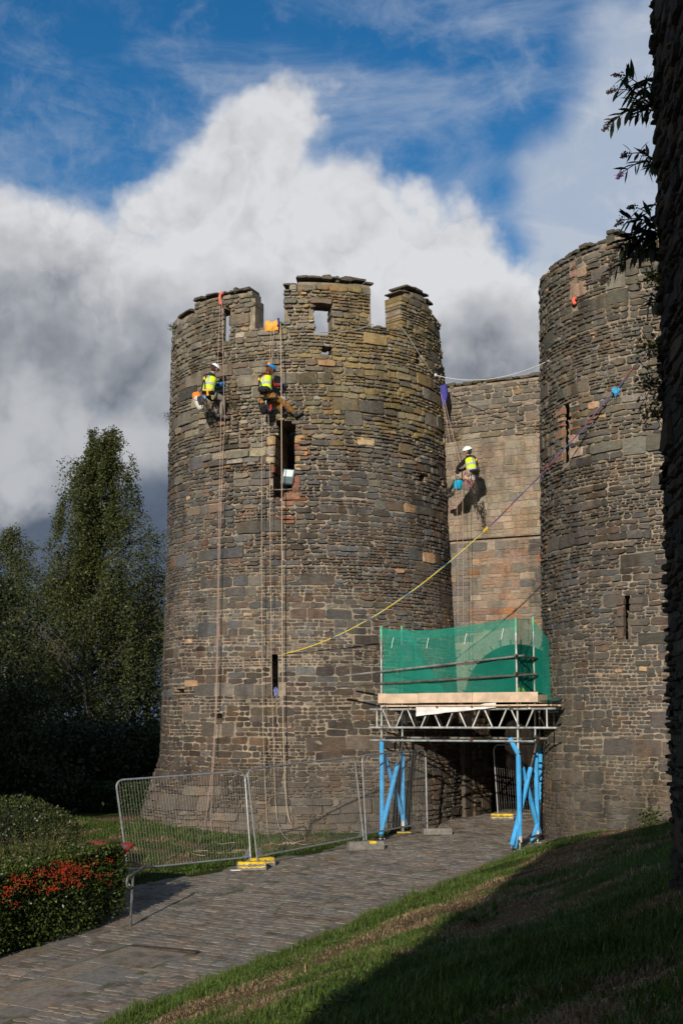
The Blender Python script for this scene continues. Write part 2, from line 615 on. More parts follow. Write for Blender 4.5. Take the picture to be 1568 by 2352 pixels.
xs = np.concatenate([[-600, -300, -150, -90, -60, -45, -36, -28, -22, -18], np.arange(-15, 15.01, .26), [17, 20, 24, 30, 40, 60, 100, 200, 400, 600]])
ys = np.concatenate([[-120, -60, -30, -18, -12], np.arange(-8, 47.01, .28), [50, 56, 64, 80, 110, 160, 250, 400, 900]])
X, Y = np.meshgrid(xs, ys)
C_, V_ = UX * X + UY * Y, -NXv * X - NYv * Y
Z = G(X, Y)
under = (C_ > pathl(V_) - .05) & (C_ < PATH_R + .05) & (V_ > 4) & (V_ < 45)
Z = np.where(under, Z - 0.07, Z)
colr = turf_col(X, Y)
near = ((np.abs(X) < 16) & (Y < 47) & (Y > -10))[..., None]
colr = np.where(near, colr * .8, np.array((0.03, 0.038, 0.014)))
ny, nx = X.shape
idx = np.arange(ny * nx).reshape(ny, nx)
Fq = np.stack([idx[:-1, :-1], idx[:-1, 1:], idx[1:, 1:], idx[1:, :-1]], -1).reshape(-1, 4)
ground = bpy.data.objects.new("ground", np_mesh("ground", np.stack([X, Y, Z], -1).reshape(-1, 3), Fq, colr.reshape(-1, 3), M_GROUND, True))
place(ground, kind='structure', label="sloping turf bank and grass verges beside the cobbled path")

# ------------------------------------------------------------------ masonry generator
def stone_outline(u0, u1, v0, v1, rough=.012, round_=.35):
    """irregular rounded outline, anticlockwise"""
    w_, h_ = u1 - u0, v1 - v0
    r = min(min(w_, h_) * round_, .038)
    ru = min(r * 1.3, w_ * .4)
    j = lambda s_: random.uniform(-s_, s_)
    rj = min(rough, h_ * .14)
    tl, tr, bl, br = [random.uniform(.35, 1.25) for _ in range(4)]
    sk = j(h_ * .09)
    pts = [(u0 + ru * bl + j(rj), v0 + j(rj)), (u1 - ru * br + j(rj), v0 + j(rj) - sk * .4), (u1 + j(rj), v0 + r * br + j(rj)), (u1 + j(rj), v1 - r * tr + j(rj)),
           (u1 - ru * tr + j(rj), v1 + sk + j(rj)), (u0 + ru * tl + j(rj), v1 - sk + j(rj)), (u0 + j(rj), v1 - r * tl), (u0 + j(rj), v0 + r * bl)]
    if w_ > .28:
        um = lerp(u0, u1, random.uniform(.35, .65))
        pts.insert(5, (um, v1 + j(rj * 1.3)))
        pts.insert(1, (um + j(.05), v0 + j(rj * 1.3)))
    return pts

def stone_geo(mapper, pts, proud, depth, inset, rough):
    n = len(pts)
    cu = sum(p[0] for p in pts) / n; cvv = sum(p[1] for p in pts) / n
    hmin = max(1e-3, max(p[1] for p in pts) - min(p[1] for p in pts))
    k = min(inset / hmin, .28)
    tu, tv = random.uniform(-.5, .5), random.uniform(-.7, .4)
    V = []
    for (u, v) in pts:
        V.append(mapper(u, v, -depth))
    for (u, v) in pts:
        V.append(mapper(u, v, proud * random.uniform(.25, .6)))
    wmax = max(.05, max(p[0] for p in pts) - min(p[0] for p in pts))
    for (u, v) in pts:
        tilt = tu * (u - cu) / wmax * rough * 2 + tv * (v - cvv) / hmin * rough * 2
        kk = k * random.uniform(.6, 1.3)
        V.append(mapper(u + (cu - u) * kk * hmin / wmax * 1.6, v + (cvv - v) * kk, proud + tilt + random.uniform(-rough, rough) * .6))
    V.append(mapper(cu + random.uniform(-.1, .1) * wmax, cvv + random.uniform(-.12, .12) * hmin, proud + random.uniform(-.4, 1.2) * rough))
    Fc = []
    for a in range(n):
        b = (a + 1) % n
        Fc.append((a, b, n + b, n + a))
        Fc.append((n + a, n + b, 2 * n + b, 2 * n + a))
        Fc.append((2 * n + a, 2 * n + b, 3 * n))
    return V, Fc

class Stones:
    """collects single stones; the largest in view become parts, the rest one joined part"""
    def __init__(s):
        s.items = []
    def add(s, V, Fc, c):
        ctr = Vector((0, 0, 0))
        for v in V:
            ctr += Vector(v)
        ctr /= len(V)
        a = [proj(v) for v in (V[len(V) // 3], V[-2], V[-1])]
        # projected extent of the stone
        px = [proj(v) for v in V]
        ex = (max(p[0] for p in px) - min(p[0] for p in px)); ey = (max(p[1] for p in px) - min(p[1] for p in px))
        cx, cy = proj(ctr)
        vis = ctr.y > .5 and -20 < cx < 1588 and -20 < cy < 2372
        s.items.append([ex * ey if vis else 0, V, Fc, c, ctr])
    def build(s, parent, name, mat, limit=300, facing=None):
        for it in s.items:
            if facing and not facing(it[4]):
                it[0] = 0
        s.items.sort(key=lambda i: -i[0])
        big_, rest = s.items[:limit], s.items[limit:]
        for (sc, V, Fc, c, ctr) in big_:
            mb = MB(); mb.add(V, Fc, c)
            mb.build(name, mat, parent, origin=tuple(ctr))
        if rest:
            mb = MB()
            for (sc, V, Fc, c, ctr) in rest:
                mb.add(V, Fc, c)
            mb.build(name, mat, parent, kind='stuff')

def masonry(st, mapper, solid, u0, u1, z0, z1, colf, band=(.22, .42), seg=(.5, 1.7), proudf=None, edge_depth=.5, gap=.012, minh=.07, ratio=(1.2, 3.6), rough=.012, wav=0.0, round_=.35):
    z = z0
    ED = .09
    while z < z1:
        h = random.uniform(*band)
        u = u0 - random.uniform(0, .5)
        while u < u1:
            L = random.uniform(*seg)
            r = random.random()
            nmax = max(1, int(h / minh))
            ns = 1 if r < .12 else 2 if r < .46 else 3 if r < .82 else 4
            ns = min(ns, nmax)
            cuts = sorted([random.uniform(.75, 1.25) for _ in range(ns)])
            random.shuffle(cuts)
            tot = sum(cuts)
            zz = z + random.uniform(-.02, .02)
            for cpart in cuts:
                hh = h * cpart / tot
                uu = u + random.uniform(-.04, .04)
                end = u + L
                while uu < end - .03:
                    ww = max(min(hh * random.uniform(*ratio), .78), .09)
                    if end - (uu + ww) < hh * .7:
                        ww = end - uu
                    a0, a1, b0, b1 = uu + gap, uu + ww - gap, zz + gap * .9, zz + hh - gap * .9
                    uu += ww
                    zm = (b0 + b1) / 2; um = (a0 + a1) / 2
                    if not solid(um, zm):
                        continue
                    for _ in range(14):
                        if a1 - a0 < .05 or b1 - b0 < .03: break
                        um = (a0 + a1) / 2
                        bad = [q for q in (0, .12, .25, .38, .5, .62, .75, .88, 1) if not (solid(a0 + (a1 - a0) * q, zm) and solid(a0 + (a1 - a0) * q, b0 + .02) and solid(a0 + (a1 - a0) * q, b1 - .02))]
                        if bad:
                            lo_, hi_ = min(bad), max(bad)
                            if lo_ < 1 - hi_: a0 += (a1 - a0) * min(1, hi_ + .04)
                            else: a1 -= (a1 - a0) * min(1, 1 - lo_ + .04)
                            continue
                        if not solid(um, b1) : b1 -= (b1 - b0) * .12; continue
                        if not solid(um, b0): b0 += (b1 - b0) * .12; continue
                        break
                    if a1 - a0 < .05 or b1 - b0 < .03: continue
                    zm = (b0 + b1) / 2; um = (a0 + a1) / 2
                    edge = not (solid(a0 - ED, zm) and solid(a1 + ED, zm) and solid(um, b1 + ED) and solid(um, b0 - ED))
                    wz = wav * (fbm(um * .7, zm * .4, 77, 3) - .5) if wav else 0
                    pr = proudf(um, zm) if proudf else random.uniform(.008, .04)
                    pts = stone_outline(a0, a1, b0 + wz, b1 + wz, rough, round_)
                    ed = edge_depth(um, zm) if callable(edge_depth) else edge_depth
                    V, Fc = stone_geo(mapper, pts, pr, ed if edge else .045, .022, .006 + pr * .16)
                    st.add(V, Fc, colf(um, zm))
                zz += hh
            u += L
        z += h

def jitter_col(c, s_=.12):
    k = math.exp(random.gauss(0, s_))
    return (c[0] * k * random.uniform(.95, 1.05), c[1] * k, c[2] * k * random.uniform(.95, 1.05))

def pick(pal):
    r = random.random() * sum(p[0] for p in pal)
    for p in pal:
        r -= p[0]
        if r <= 0:
            return p[1]
    return pal[-1][1]

def grid_core(us, zs, solid, outer, inner, mats, name, parent):
    """wall body: outer and inner skins of the solid cells and the faces between solid and void"""
    nu, nz = len(us) - 1, len(zs) - 1
    S = np.zeros((nu + 2, nz + 2), bool)
    for i in range(nu):
        for k in range(nz):
            S[i + 1, k + 1] = solid((us[i] + us[i + 1]) / 2, (zs[k] + zs[k + 1]) / 2)
    ov = {}; mb = MB()
    def vi(i, k, side):
        key = (i, k, side)
        if key not in ov:
            ov[key] = len(mb.v)
            f = outer if side == 0 else inner
            mb.v.append(tuple(f(us[i], zs[k]))); mb.c.append((1, 1, 1))
        return ov[key]
    for i in range(nu):
        for k in range(nz):
            if not S[i + 1, k + 1]:
                continue
            mb.f.append((vi(i, k, 0), vi(i + 1, k, 0), vi(i + 1, k + 1, 0), vi(i, k + 1, 0))); mb.mi.append(0)
            mb.f.append((vi(i, k, 1), vi(i, k + 1, 1), vi(i + 1, k + 1, 1), vi(i + 1, k, 1))); mb.mi.append(0)
            if not S[i, k + 1]:
                mb.f.append((vi(i, k, 0), vi(i, k + 1, 0), vi(i, k + 1, 1), vi(i, k, 1))); mb.mi.append(0)
            if not S[i + 2, k + 1]:
                mb.f.append((vi(i + 1, k, 0), vi(i + 1, k, 1), vi(i + 1, k + 1, 1), vi(i + 1, k + 1, 0))); mb.mi.append(0)
            if not S[i + 1, k]:
                mb.f.append((vi(i, k, 0), vi(i, k, 1), vi(i + 1, k, 1), vi(i + 1, k, 0))); mb.mi.append(0)
            if not S[i + 1, k + 2]:
                mb.f.append((vi(i, k + 1, 0), vi(i + 1, k + 1, 0), vi(i + 1, k + 1, 1), vi(i, k + 1, 1))); mb.mi.append(0)
    return mb.build(name, mats, parent)

def fill_lines(marks, lo, hi, step):
    marks = sorted(set([round(m, 4) for m in marks if lo < m < hi] + [lo, hi]))
    out = []
    for a, b in zip(marks[:-1], marks[1:]):
        n = max(1, int(math.ceil((b - a) / step)))
        out += [a + (b - a) * i / n for i in range(n)]
    return out + [marks[-1]]

def facing_patch(posf, a0, a1, c, d, parent):
    """thin skin of mortar in front of the splayed inside of an opening"""
    n = max(2, int((a1 - a0) / .15)); mb = MB()
    V = [posf(lerp(a0, a1, i / n), z, dd) for dd in (-.020, -.075) for z in (c, d) for i in range(n + 1)]
    m = n + 1
    Fc = [(i, i + 1, m + i + 1, m + i) for i in range(n)] + [(2 * m + i, 3 * m + i, 3 * m + i + 1, 2 * m + i + 1) for i in range(n)] + [(n, 2 * m + n, 3 * m + n, m + n), (0, m, 3 * m, 2 * m)]
    mb.add(V, Fc)
    mb.build("mortar_facing", M_MORTAR, parent)

# ------------------------------------------------------------------ round tower left of the gate
RREF = 4.2
def R_left(z, th):
    r = 4.27 - 0.027 * max(z, 0) if z > -0.6 else 4.286
    fl = (1 - sstep(R2D(35), R2D(70), th))
    if z < -0.9:
        r += fl * 0.27 * (-0.9 - z) ** 1.12
    return r
def left_pos(u, z, d=0.0):
    th = u / RREF
    r = R_left(z, th) + d
    lean = -0.16 * max(z, 0) / 11.0
    return (CL.x + lean + r * math.sin(th), CL.y - r * math.cos(th), z)

def u_of_px(posf, px, z, lo=-80, hi=80):
    lo, hi = R2D(lo) * RREF, R2D(hi) * RREF
    for _ in range(40):
        mid = (lo + hi) / 2
        if proj(posf(mid, z))[0] < px: lo = mid
        else: hi = mid
    return (lo + hi) / 2
def z_of_py(posf, u, py, lo=-5, hi=16):
    for _ in range(40):
        mid = (lo + hi) / 2
        if proj(posf(u, mid))[1] > py: lo = mid
        else: hi = mid
    return (lo + hi) / 2
def uz(posf, px, py):
    z = 5.0
    for _ in range(6):
        u = u_of_px(posf, px, z)
        z = z_of_py(posf, u, py)
    return u, z
def void_px(posf, x0, y0, x1, y1):
    ua, za = uz(posf, x0, y1); ub, zb = uz(posf, x1, y0)
    return (ua, ub, za, zb)

# ragged skyline: (px from, px to, py of the top)
PROF_L = [(380, 412, 733), (412, 440, 724), (440, 445, 742), (445, 462, 692), (462, 490, 684), (490, 530, 676), (530, 566, 670), (566, 578, 664), (578, 585, 680),
          (585, 625, 752), (625, 650, 746), (650, 664, 660), (664, 682, 651), (682, 800, 645), (800, 853, 648), (853, 872, 750), (872, 895, 757), (895, 917, 752),
          (917, 928, 676), (928, 966, 668), (966, 975, 680), (975, 986, 694), (986, 994, 706), (994, 999, 724)]
top_segs = []
for (x0, x1, y) in PROF_L:
    ua, za = uz(left_pos, max(x0, 391), y); ub, zb = uz(left_pos, min(x1, 997.5), y)
    top_segs.append((ua, ub, (za + zb) / 2))
top_segs[0] = (R2D(-100) * RREF, top_segs[0][1], top_segs[0][2])
top_segs[-1] = (top_segs[-1][0], R2D(80) * RREF, top_segs[-1][2])
for i in range(len(top_segs) - 1):
    top_segs[i] = (top_segs[i][0], top_segs[i + 1][0], top_segs[i][2])
def top_left(u):
    for (a, b, z) in top_segs:
        if a <= u < b:
            return z
    return 10.4

VO_L = [void_px(left_pos, *v) for v in [
    (727, 702, 760, 767), (722, 706, 731, 742),                # merlon window right, broken jamb
    (740, 796, 762, 812),                                        # hole under it
    (513, 708, 527, 782), (517, 702, 523, 708),                  # merlon window left
    (641, 975, 677, 1000), (632, 1000, 676, 1100), (629, 1085, 668, 1120), (630, 1118, 660, 1142), (636, 968, 668, 978),  # large broken window
    (625, 1503, 636, 1597),                                      # arrow slit
    (497, 1641, 509, 1661), (494, 812, 512, 824), (955, 812, 969, 832), (963, 1092, 976, 1104), (403, 1584, 422, 1592)]]
def in_void(u, z, vo, e=0.0):
    for (a, b, c, d) in vo:
        if a - e < u < b + e and c - e < z < d + e:
            return True
    return False
def solid_L(u, z):
    return z < top_left(u) and not in_void(u, z, VO_L)

WH_L = u_of_px(left_pos, 655, 4.5)
def col_left(u, z):
    px, py = proj(left_pos(u, z))
    n = fbm(u * .55, z * .55, 41)
    grey = [(3, (.104, .096, .086)), (2.2, (.094, .095, .095)), (1.6, (.122, .092, .072)), (1.6, (.080, .071, .062)), (.8, (.145, .130, .108))]
    up = [(3, (.162, .146, .114)), (2.4, (.130, .119, .097)), (1.2, (.196, .172, .120)), (1.0, (.138, .109, .082)), (.8, (.24, .225, .19))]
    och = [(2, (.196, .158, .086)), (2, (.158, .138, .088)), (1, (.225, .170, .080)), (1, (.135, .115, .083))]
    dark = [(3, (.068, .058, .048)), (2, (.058, .050, .044)), (1.2, (.082, .062, .048)), (.7, (.105, .090, .075))]
    base = [(3, (.108, .092, .075)), (2, (.088, .077, .063)), (1, (.128, .108, .086))]
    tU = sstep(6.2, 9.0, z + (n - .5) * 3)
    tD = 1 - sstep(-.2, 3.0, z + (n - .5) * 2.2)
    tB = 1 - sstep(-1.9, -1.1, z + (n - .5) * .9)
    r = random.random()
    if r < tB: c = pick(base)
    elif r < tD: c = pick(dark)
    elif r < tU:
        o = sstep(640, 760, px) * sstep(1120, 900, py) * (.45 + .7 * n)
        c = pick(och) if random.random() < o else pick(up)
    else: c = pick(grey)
    if tD < .5 and random.random() < .005:
        c = (.33, .22, .13)
    # rust-red run below the broken window
    dd = math.hypot((px - 668) / 42, (py - 1160) / 62)
    if dd < 1 and random.random() < .75 - dd * .6:
        c = random.choice([(.19, .085, .052), (.15, .085, .06), (.21, .11, .07)])
    return jitter_col(c, .15)

def proud_left(u, z):
    n = fbm(u * .8, z * .8, 51)
    m_ = .010 + .030 * sstep(5.0, 8.5, z + (n - .5) * 3)
    bulge = .030 * sstep(.45, .62, fbm(u * .45 + 7, z * .35, 52)) * sstep(.6, 2.0, z)
    lo_ = .032 * (1 - sstep(-1.6, -.9, z))
    return max(.006, random.uniform(.3, 1.5) * (m_ + bulge + lo_))

tower = thing("round_tower", "round rubble tower with ruined battlements left of the gate, two roped workers on it", "tower", tuple(CL) )
tower.location = (CL.x, CL.y, -2.9)
VO_LC = VO_L + [(VO_L[3][0] - .52, VO_L[3][1] - .02, VO_L[3][2], VO_L[3][3])]
WALLB = -3.3
PARA = 9.75
def tl_out(u, z): return left_pos(u, z, -0.024 + .022 * sstep(-1.2, -.4, z) * sstep(4.0, 2.6, z))
def tl_in(u, z):
    return left_pos(u, z, -0.62 if z >= PARA - 1e-6 else -1.5)
uS, uE = R2D(-100) * RREF, R2D(80) * RREF
marks = [a for v in VO_LC for a in (v[0] - .03, v[1] + .03)] + [s_[0] for s_ in top_segs] + [u + d for (u, _, _) in top_segs for d in (.03,)]
zmarks = [a for v in VO_L for a in (v[2] - .03, v[3] + .03)] + [s_[2] - .06 for s_ in top_segs] + [PARA]
us = fill_lines(marks, uS, uE, .34); zs = fill_lines(zmarks, WALLB, 12.6, .40)
def core_L(u, z):
    return z < min(top_left(u - .03), top_left(u + .03)) - .05 and not in_void(u, z, VO_LC, .03)
grid_core(us, zs, core_L, tl_out, tl_in, M_MORTAR, "wall_core", tower)
facing_patch(left_pos, VO_L[3][0] - .58, VO_L[3][0] - .02, VO_L[3][2] - .05, VO_L[3][3] + .05, tower)
# the far side of the drum and its roof deck
mb = MB()
th0, th1 = R2D(80), R2D(260)
N = 30
for k in range(N):
    ta, tb = lerp(th0, th1, k / N), lerp(th0, th1, (k + 1) / N)
    q = [left_pos(t * RREF, z, 0) for t in (ta, tb) for z in (WALLB, 10.6)]
    mb.add([q[0], q[2], q[3], q[1]], [(0, 1, 2, 3)])
ring = [left_pos(R2D(a) * RREF, PARA - .02, -.4) for a in range(0, 360, 10)]
mb.add(ring, [tuple(range(36))], (.5, .5, .5))
mb.build("rear_wall", M_MORTAR, tower)

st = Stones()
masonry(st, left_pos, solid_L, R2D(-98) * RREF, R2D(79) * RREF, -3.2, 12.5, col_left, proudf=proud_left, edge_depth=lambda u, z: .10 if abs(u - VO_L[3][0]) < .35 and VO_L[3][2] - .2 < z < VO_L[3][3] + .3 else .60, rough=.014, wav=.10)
# coping slabs that crown the merlons
def coping(st, posf, x0, x1, y, col_, n, th=.07, out_=.07, deep=.62):
    ua, z = uz(posf, x0, y); ub, zb = uz(posf, x1, y)
    z = (z + zb) / 2
    cuts = [ua] + sorted(lerp(ua, ub, (i + random.uniform(-.3, .3)) / n) for i in range(1, n)) + [ub]
    for a, b in zip(cuts[:-1], cuts[1:]):
        dz = random.uniform(-.02, .03); t_ = th * random.uniform(.7, 1.4)
        pts = stone_outline(a + .005, b - .005, z + dz, z + dz + t_, .012, .25)
        V, Fc = stone_geo(posf, pts, out_ * random.uniform(.5, 1.2), deep, .02, .012)
        st.add(V, Fc, jitter_col(col_))
DKC = (.085, .078, .062)
coping(st, left_pos, 680, 856, 648, DKC, 7, .08, .11)
coping(st, left_pos, 690, 760, 641, DKC, 4, .07, .04)
coping(st, left_pos, 790, 840, 642, DKC, 2, .06, .04)
coping(st, left_pos, 650, 682, 658, DKC, 2, .06, .06)
coping(st, left_pos, 918, 940, 672, DKC, 2, .05, .03)
coping(st, left_pos, 930, 968, 666, DKC, 3, .06, .06)
coping(st, left_pos, 958, 980, 676, DKC, 2, .04, .08)
coping(st, left_pos, 978, 992, 696, DKC, 2, .05, .04)
coping(st, left_pos, 505, 574, 671, DKC, 5, .06, .05)
coping(st, left_pos, 448, 500, 686, DKC, 3, .07, .06)
coping(st, left_pos, 410, 440, 724, DKC, 2, .07, .05)
coping(st, left_pos, 610, 648, 748, (.12, .11, .08), 3, .06, .04)
coping(st, left_pos, 856, 900, 756, (.13, .11, .08), 4, .06, .05)
for (x, y) in ((775, 640), (541, 665)):
    u, z = uz(left_pos, x, y + 8)
    V, Fc = stone_geo(left_pos, stone_outline(u - .06, u + .05, z, z + .17, .02, .6), .02, .2, .03, .02)
    st.add(V, Fc, jitter_col(DKC))
# dressed jambs of the broken window
def px_block(st, posf, x0, y0, x1, y1, c, pr=.05, dp=.5, rnd=.12):
    ua, za = uz(posf, x0, y1); ub, zb = uz(posf, x1, y0)
    V, Fc = stone_geo(posf, stone_outline(ua, ub, za, zb, .010, rnd), pr, dp, .015, .010)
    st.add(V, Fc, jitter_col(c, .06))
SAND = (.34, .24, .13); RED = (.21, .095, .06); BUFF = (.42, .33, .21)
for b in [(677, 1001, 702, 1018, SAND), (677, 1019, 689, 1035, RED), (677, 1036, 706, 1047, (.38, .20, .10)), (677, 1048, 690, 1063, SAND), (677, 1066, 703, 1080, BUFF),
          (676, 1094, 690, 1108, RED), (614, 1003, 634, 1022, SAND), (617, 1024, 632, 1048, (.33, .24, .17)), (612, 1050, 632, 1066, BUFF), (623, 1070, 632, 1086, RED),
          (652, 1131, 690, 1148, (.23, .125, .085)), (672, 1108, 688, 1130, RED), 
          (820, 1008, 858, 1022, (.42, .30, .18)), (427, 1562, 455, 1577, (.36, .25, .15)), (428, 1467, 442, 1480, (.36, .27, .18)), (560, 1407, 581, 1416, (.36, .27, .18))]:
    px_block(st, left_pos, *b)
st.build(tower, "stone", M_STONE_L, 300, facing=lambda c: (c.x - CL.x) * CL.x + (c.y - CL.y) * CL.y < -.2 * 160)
# ------------------------------------------------------------------ round tower right of the gate
def R_right(z, th):
    r = 4.24 - 0.016 * max(z, 0)
    if z < -0.2:
        r += .06 * (-0.2 - z)
    return r
def right_pos(u, z, d=0.0):
    th = u / RREF
    r = R_right(z, th) + d
    return (CR.x + r * math.sin(th), CR.y - r * math.cos(th), z)

PROF_R = [(1241, 1252, 622), (1252, 1290, 612), (1290, 1302, 596), (1302, 1330, 586), (1330, 1362, 571), (1362, 1392, 553), (1392, 1425, 537), (1425, 1440, 560),
          (1440, 1470, 588), (1470, 1500, 580), (1500, 1560, 520)]
segR = []
for (x0, x1, y) in PROF_R:
    ua, za = uz(right_pos, max(x0, 1244), y); ub, zb = uz(right_pos, x1, y)
    segR.append((ua, ub, (za + zb) / 2))
segR[0] = (R2D(-110) * RREF, segR[0][1], segR[0][2])
segR[-1] = (segR[-1][0], R2D(80) * RREF, segR[-1][2])
def top_right(u):
    for (a, b, z) in segR:
        if a <= u < b:
            return z
    return 11
VO_R = [void_px(right_pos, *v) for v in [
    (1293, 924, 1309, 1064), (1313, 690, 1321, 706), (1433, 1369, 1444, 1468), (1322, 622, 1325, 700), (1320, 1002, 1324, 1010)]]
def solid_R(u, z):
    return z < top_right(u) and not in_void(u, z, VO_R)
def col_right(u, z):
    px, py = proj(right_pos(u, z))
    n = fbm(u * .5, z * .5, 61)
    grey = [(3, (.088, .081, .072)), (2, (.076, .075, .073)), (1.5, (.100, .079, .064)), (1.4, (.066, .060, .053)), (.7, (.125, .110, .090))]
    up = [(3, (.112, .103, .085)), (2, (.090, .085, .073)), (1.3, (.130, .110, .08)), (.8, (.165, .154, .134))]
    low = [(3, (.098, .088, .073)), (2, (.080, .074, .063)), (1, (.118, .101, .079))]
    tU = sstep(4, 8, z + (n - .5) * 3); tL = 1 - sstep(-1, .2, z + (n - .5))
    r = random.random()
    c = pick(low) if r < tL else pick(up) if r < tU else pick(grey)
    if random.random() < .006: c = (.32, .23, .15)
    return jitter_col(c)
def proud_right(u, z):
    return max(.008, random.uniform(.3, 1.5) * (.014 + .034 * sstep(.5, 4.0, z)))

VO_RC = VO_R + [(a - .60, b - .02, c, d) for (a, b, c, d) in (VO_R[0],)] + [(VO_R[2][0] - .45, VO_R[2][1] - .02, VO_R[2][2], VO_R[2][3])]
CRg = (CR.x, CR.y, -2.4)
tower2 = thing("round_tower", "round rubble tower right of the gate with narrow red window, partly behind dark wall", "tower", CRg)
marks = [a for v in VO_RC for a in (v[0] - .02, v[1] + .02)] + [s_[0] for s_ in segR] + [s_[0] + .03 for s_ in segR]
zmarks = [a for v in VO_R for a in (v[2] - .02, v[3] + .02)] + [s_[2] - .06 for s_ in segR] + [PARA]
usR = fill_lines(marks, R2D(-110) * RREF, R2D(80) * RREF, .34); zsR = fill_lines(zmarks, -3.3, 13, .4)
grid_core(usR, zsR, lambda u, z: z < min(top_right(u - .03), top_right(u + .03)) - .05 and not in_void(u, z, VO_RC, .02),
          lambda u, z: right_pos(u, z, -.004), lambda u, z: right_pos(u, z, -.62 if z >= PARA - 1e-6 else -1.5), M_MORTAR, "wall_core", tower2)
for v_ in (VO_R[0], VO_R[2]):
    facing_patch(right_pos, v_[0] - .66, v_[0] - .01, v_[2] - .05, v_[3] + .05, tower2)
mb = MB()
for k in range(30):
    ta, tb = lerp(R2D(80), R2D(250), k / 30), lerp(R2D(80), R2D(250), (k + 1) / 30)
    q = [right_pos(t * RREF, z, 0) for t in (ta, tb) for z in (-3.3, 10.6)]
    mb.add([q[0], q[2], q[3], q[1]], [(0, 1, 2, 3)])
mb.add([right_pos(R2D(a) * RREF, PARA - .02, -.4) for a in range(0, 360, 10)], [tuple(range(36))], (.5, .5, .5))
mb.build("rear_wall", M_MORTAR, tower2)
st = Stones()
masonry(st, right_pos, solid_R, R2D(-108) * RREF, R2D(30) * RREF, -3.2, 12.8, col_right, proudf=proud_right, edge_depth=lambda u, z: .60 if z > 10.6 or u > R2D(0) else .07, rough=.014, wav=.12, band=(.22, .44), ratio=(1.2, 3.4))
coping(st, right_pos, 1246, 1290, 612, DKC, 3, .08, .05)
coping(st, right_pos, 1290, 1330, 590, DKC, 3, .08, .05)
coping(st, right_pos, 1330, 1392, 566, DKC, 4, .08, .05)
coping(st, right_pos, 1392, 1424, 537, DKC, 2, .09, .05)
PINK = (.36, .22, .17)
for b in [(1280, 935, 1293, 958, (.26, .145, .10)), (1279, 959, 1293, 972, (.30, .21, .15)), (1280, 973, 1293, 984, (.30, .14, .11)), (1279, 985, 1293, 1012, (.20, .13, .085)), (1278, 1013, 1293, 1034, (.17, .115, .08)), (1277, 1035, 1293, 1066, (.18, .12, .085)),
          (1310, 918, 1338, 938, (.44, .38, .30)), (1310, 940, 1332, 958, (.33, .20, .13)), (1310, 960, 1324, 974, (.36, .23, .19)), (1310, 976, 1334, 990, (.30, .20, .09)), (1311, 994, 1330, 1022, (.52, .38, .31)), (1311, 1024, 1338, 1054, (.50, .37, .30)),
          (1310, 600, 1322, 640, PINK), (1326, 604, 1347, 640, (.33, .24, .17)), (1311, 641, 1322, 690, (.33, .22, .16)), (1326, 642, 1346, 684, (.36, .24, .18)), (1312, 690, 1340, 700, (.3, .2, .14)),
          (1416, 1374, 1432, 1392, (.11, .085, .068)), (1418, 1394, 1432, 1416, (.105, .085, .07)), (1414, 1418, 1432, 1440, (.10, .08, .068)), (1418, 1442, 1432, 1468, (.115, .085, .068)),
          (1445, 1372, 1478, 1388, (.11, .09, .075)), (1445, 1390, 1474, 1406, (.10, .08, .07)), (1445, 1424, 1476, 1438, (.105, .085, .07)),
          (1468, 1530, 1486, 1542, (.34, .24, .15)), (1413, 1536, 1428, 1545, (.34, .24, .15))]:
    px_block(st, right_pos, *b, pr=.045, dp=.08)
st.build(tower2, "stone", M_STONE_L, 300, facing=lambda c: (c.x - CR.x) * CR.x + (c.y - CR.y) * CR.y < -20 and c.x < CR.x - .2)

# ------------------------------------------------------------------ the curtain wall between the towers, with the gate arch
WOFF = -0.95
def wall_pos(t, z, d=0.0):
    d += WOFF
    return (CL.x + UX * t + NXv * d, CL.y + UY * t + NYv * d, z)
def wtz(px, py):
    r = ray(px, py)
    # intersect with the wall plane
    n = Vector((NXv, NYv, 0)); k = CL.dot(n) / r.dot(n)
    p = r * k
    return (p.x - CL.x) * UX + (p.y - CL.y) * UY, p.z
TC, ARCH_R, ARCH_Z = 5.90, 1.55, 0.58
T0, T1 = 3.5, 7.95
LEDGE = 5.12
TOPW = 9.60
def in_arch(t, z, e=0.0):
    if z <= ARCH_Z:
        return abs(t - TC) < ARCH_R + e
    return (t - TC) ** 2 + (z - ARCH_Z) ** 2 < (ARCH_R + e) ** 2
gate = thing("gate_wall", "wall between the two towers, pink ashlar patch under dark rubble, arched gateway below", "wall", wall_pos(TC, -2.7, 0))

def top_w(t):
    return TOPW + .10 * (fbm(t * 1.4, 0.0, 3) - .5)
ts = fill_lines([T0, T1], T0, T1, .16)
zl = fill_lines([LEDGE, TOPW], -3.0, TOPW - .04, .16)
zl1 = [z for z in zl if z <= LEDGE + 1e-6]; zl2 = [z for z in zl if z >= LEDGE - 1e-6]
grid_core(ts, zl1, lambda t, z: not in_arch(t, z, .10), lambda t, z: wall_pos(t, z, -.004), lambda t, z: wall_pos(t, z, -1.2), M_MORTAR_P, "wall_core", gate)
grid_core(ts, zl2, lambda t, z: True, lambda t, z: wall_pos(t, z, .115), lambda t, z: wall_pos(t, z, -1.2), M_MORTAR_P, "upper_wall_core", gate)

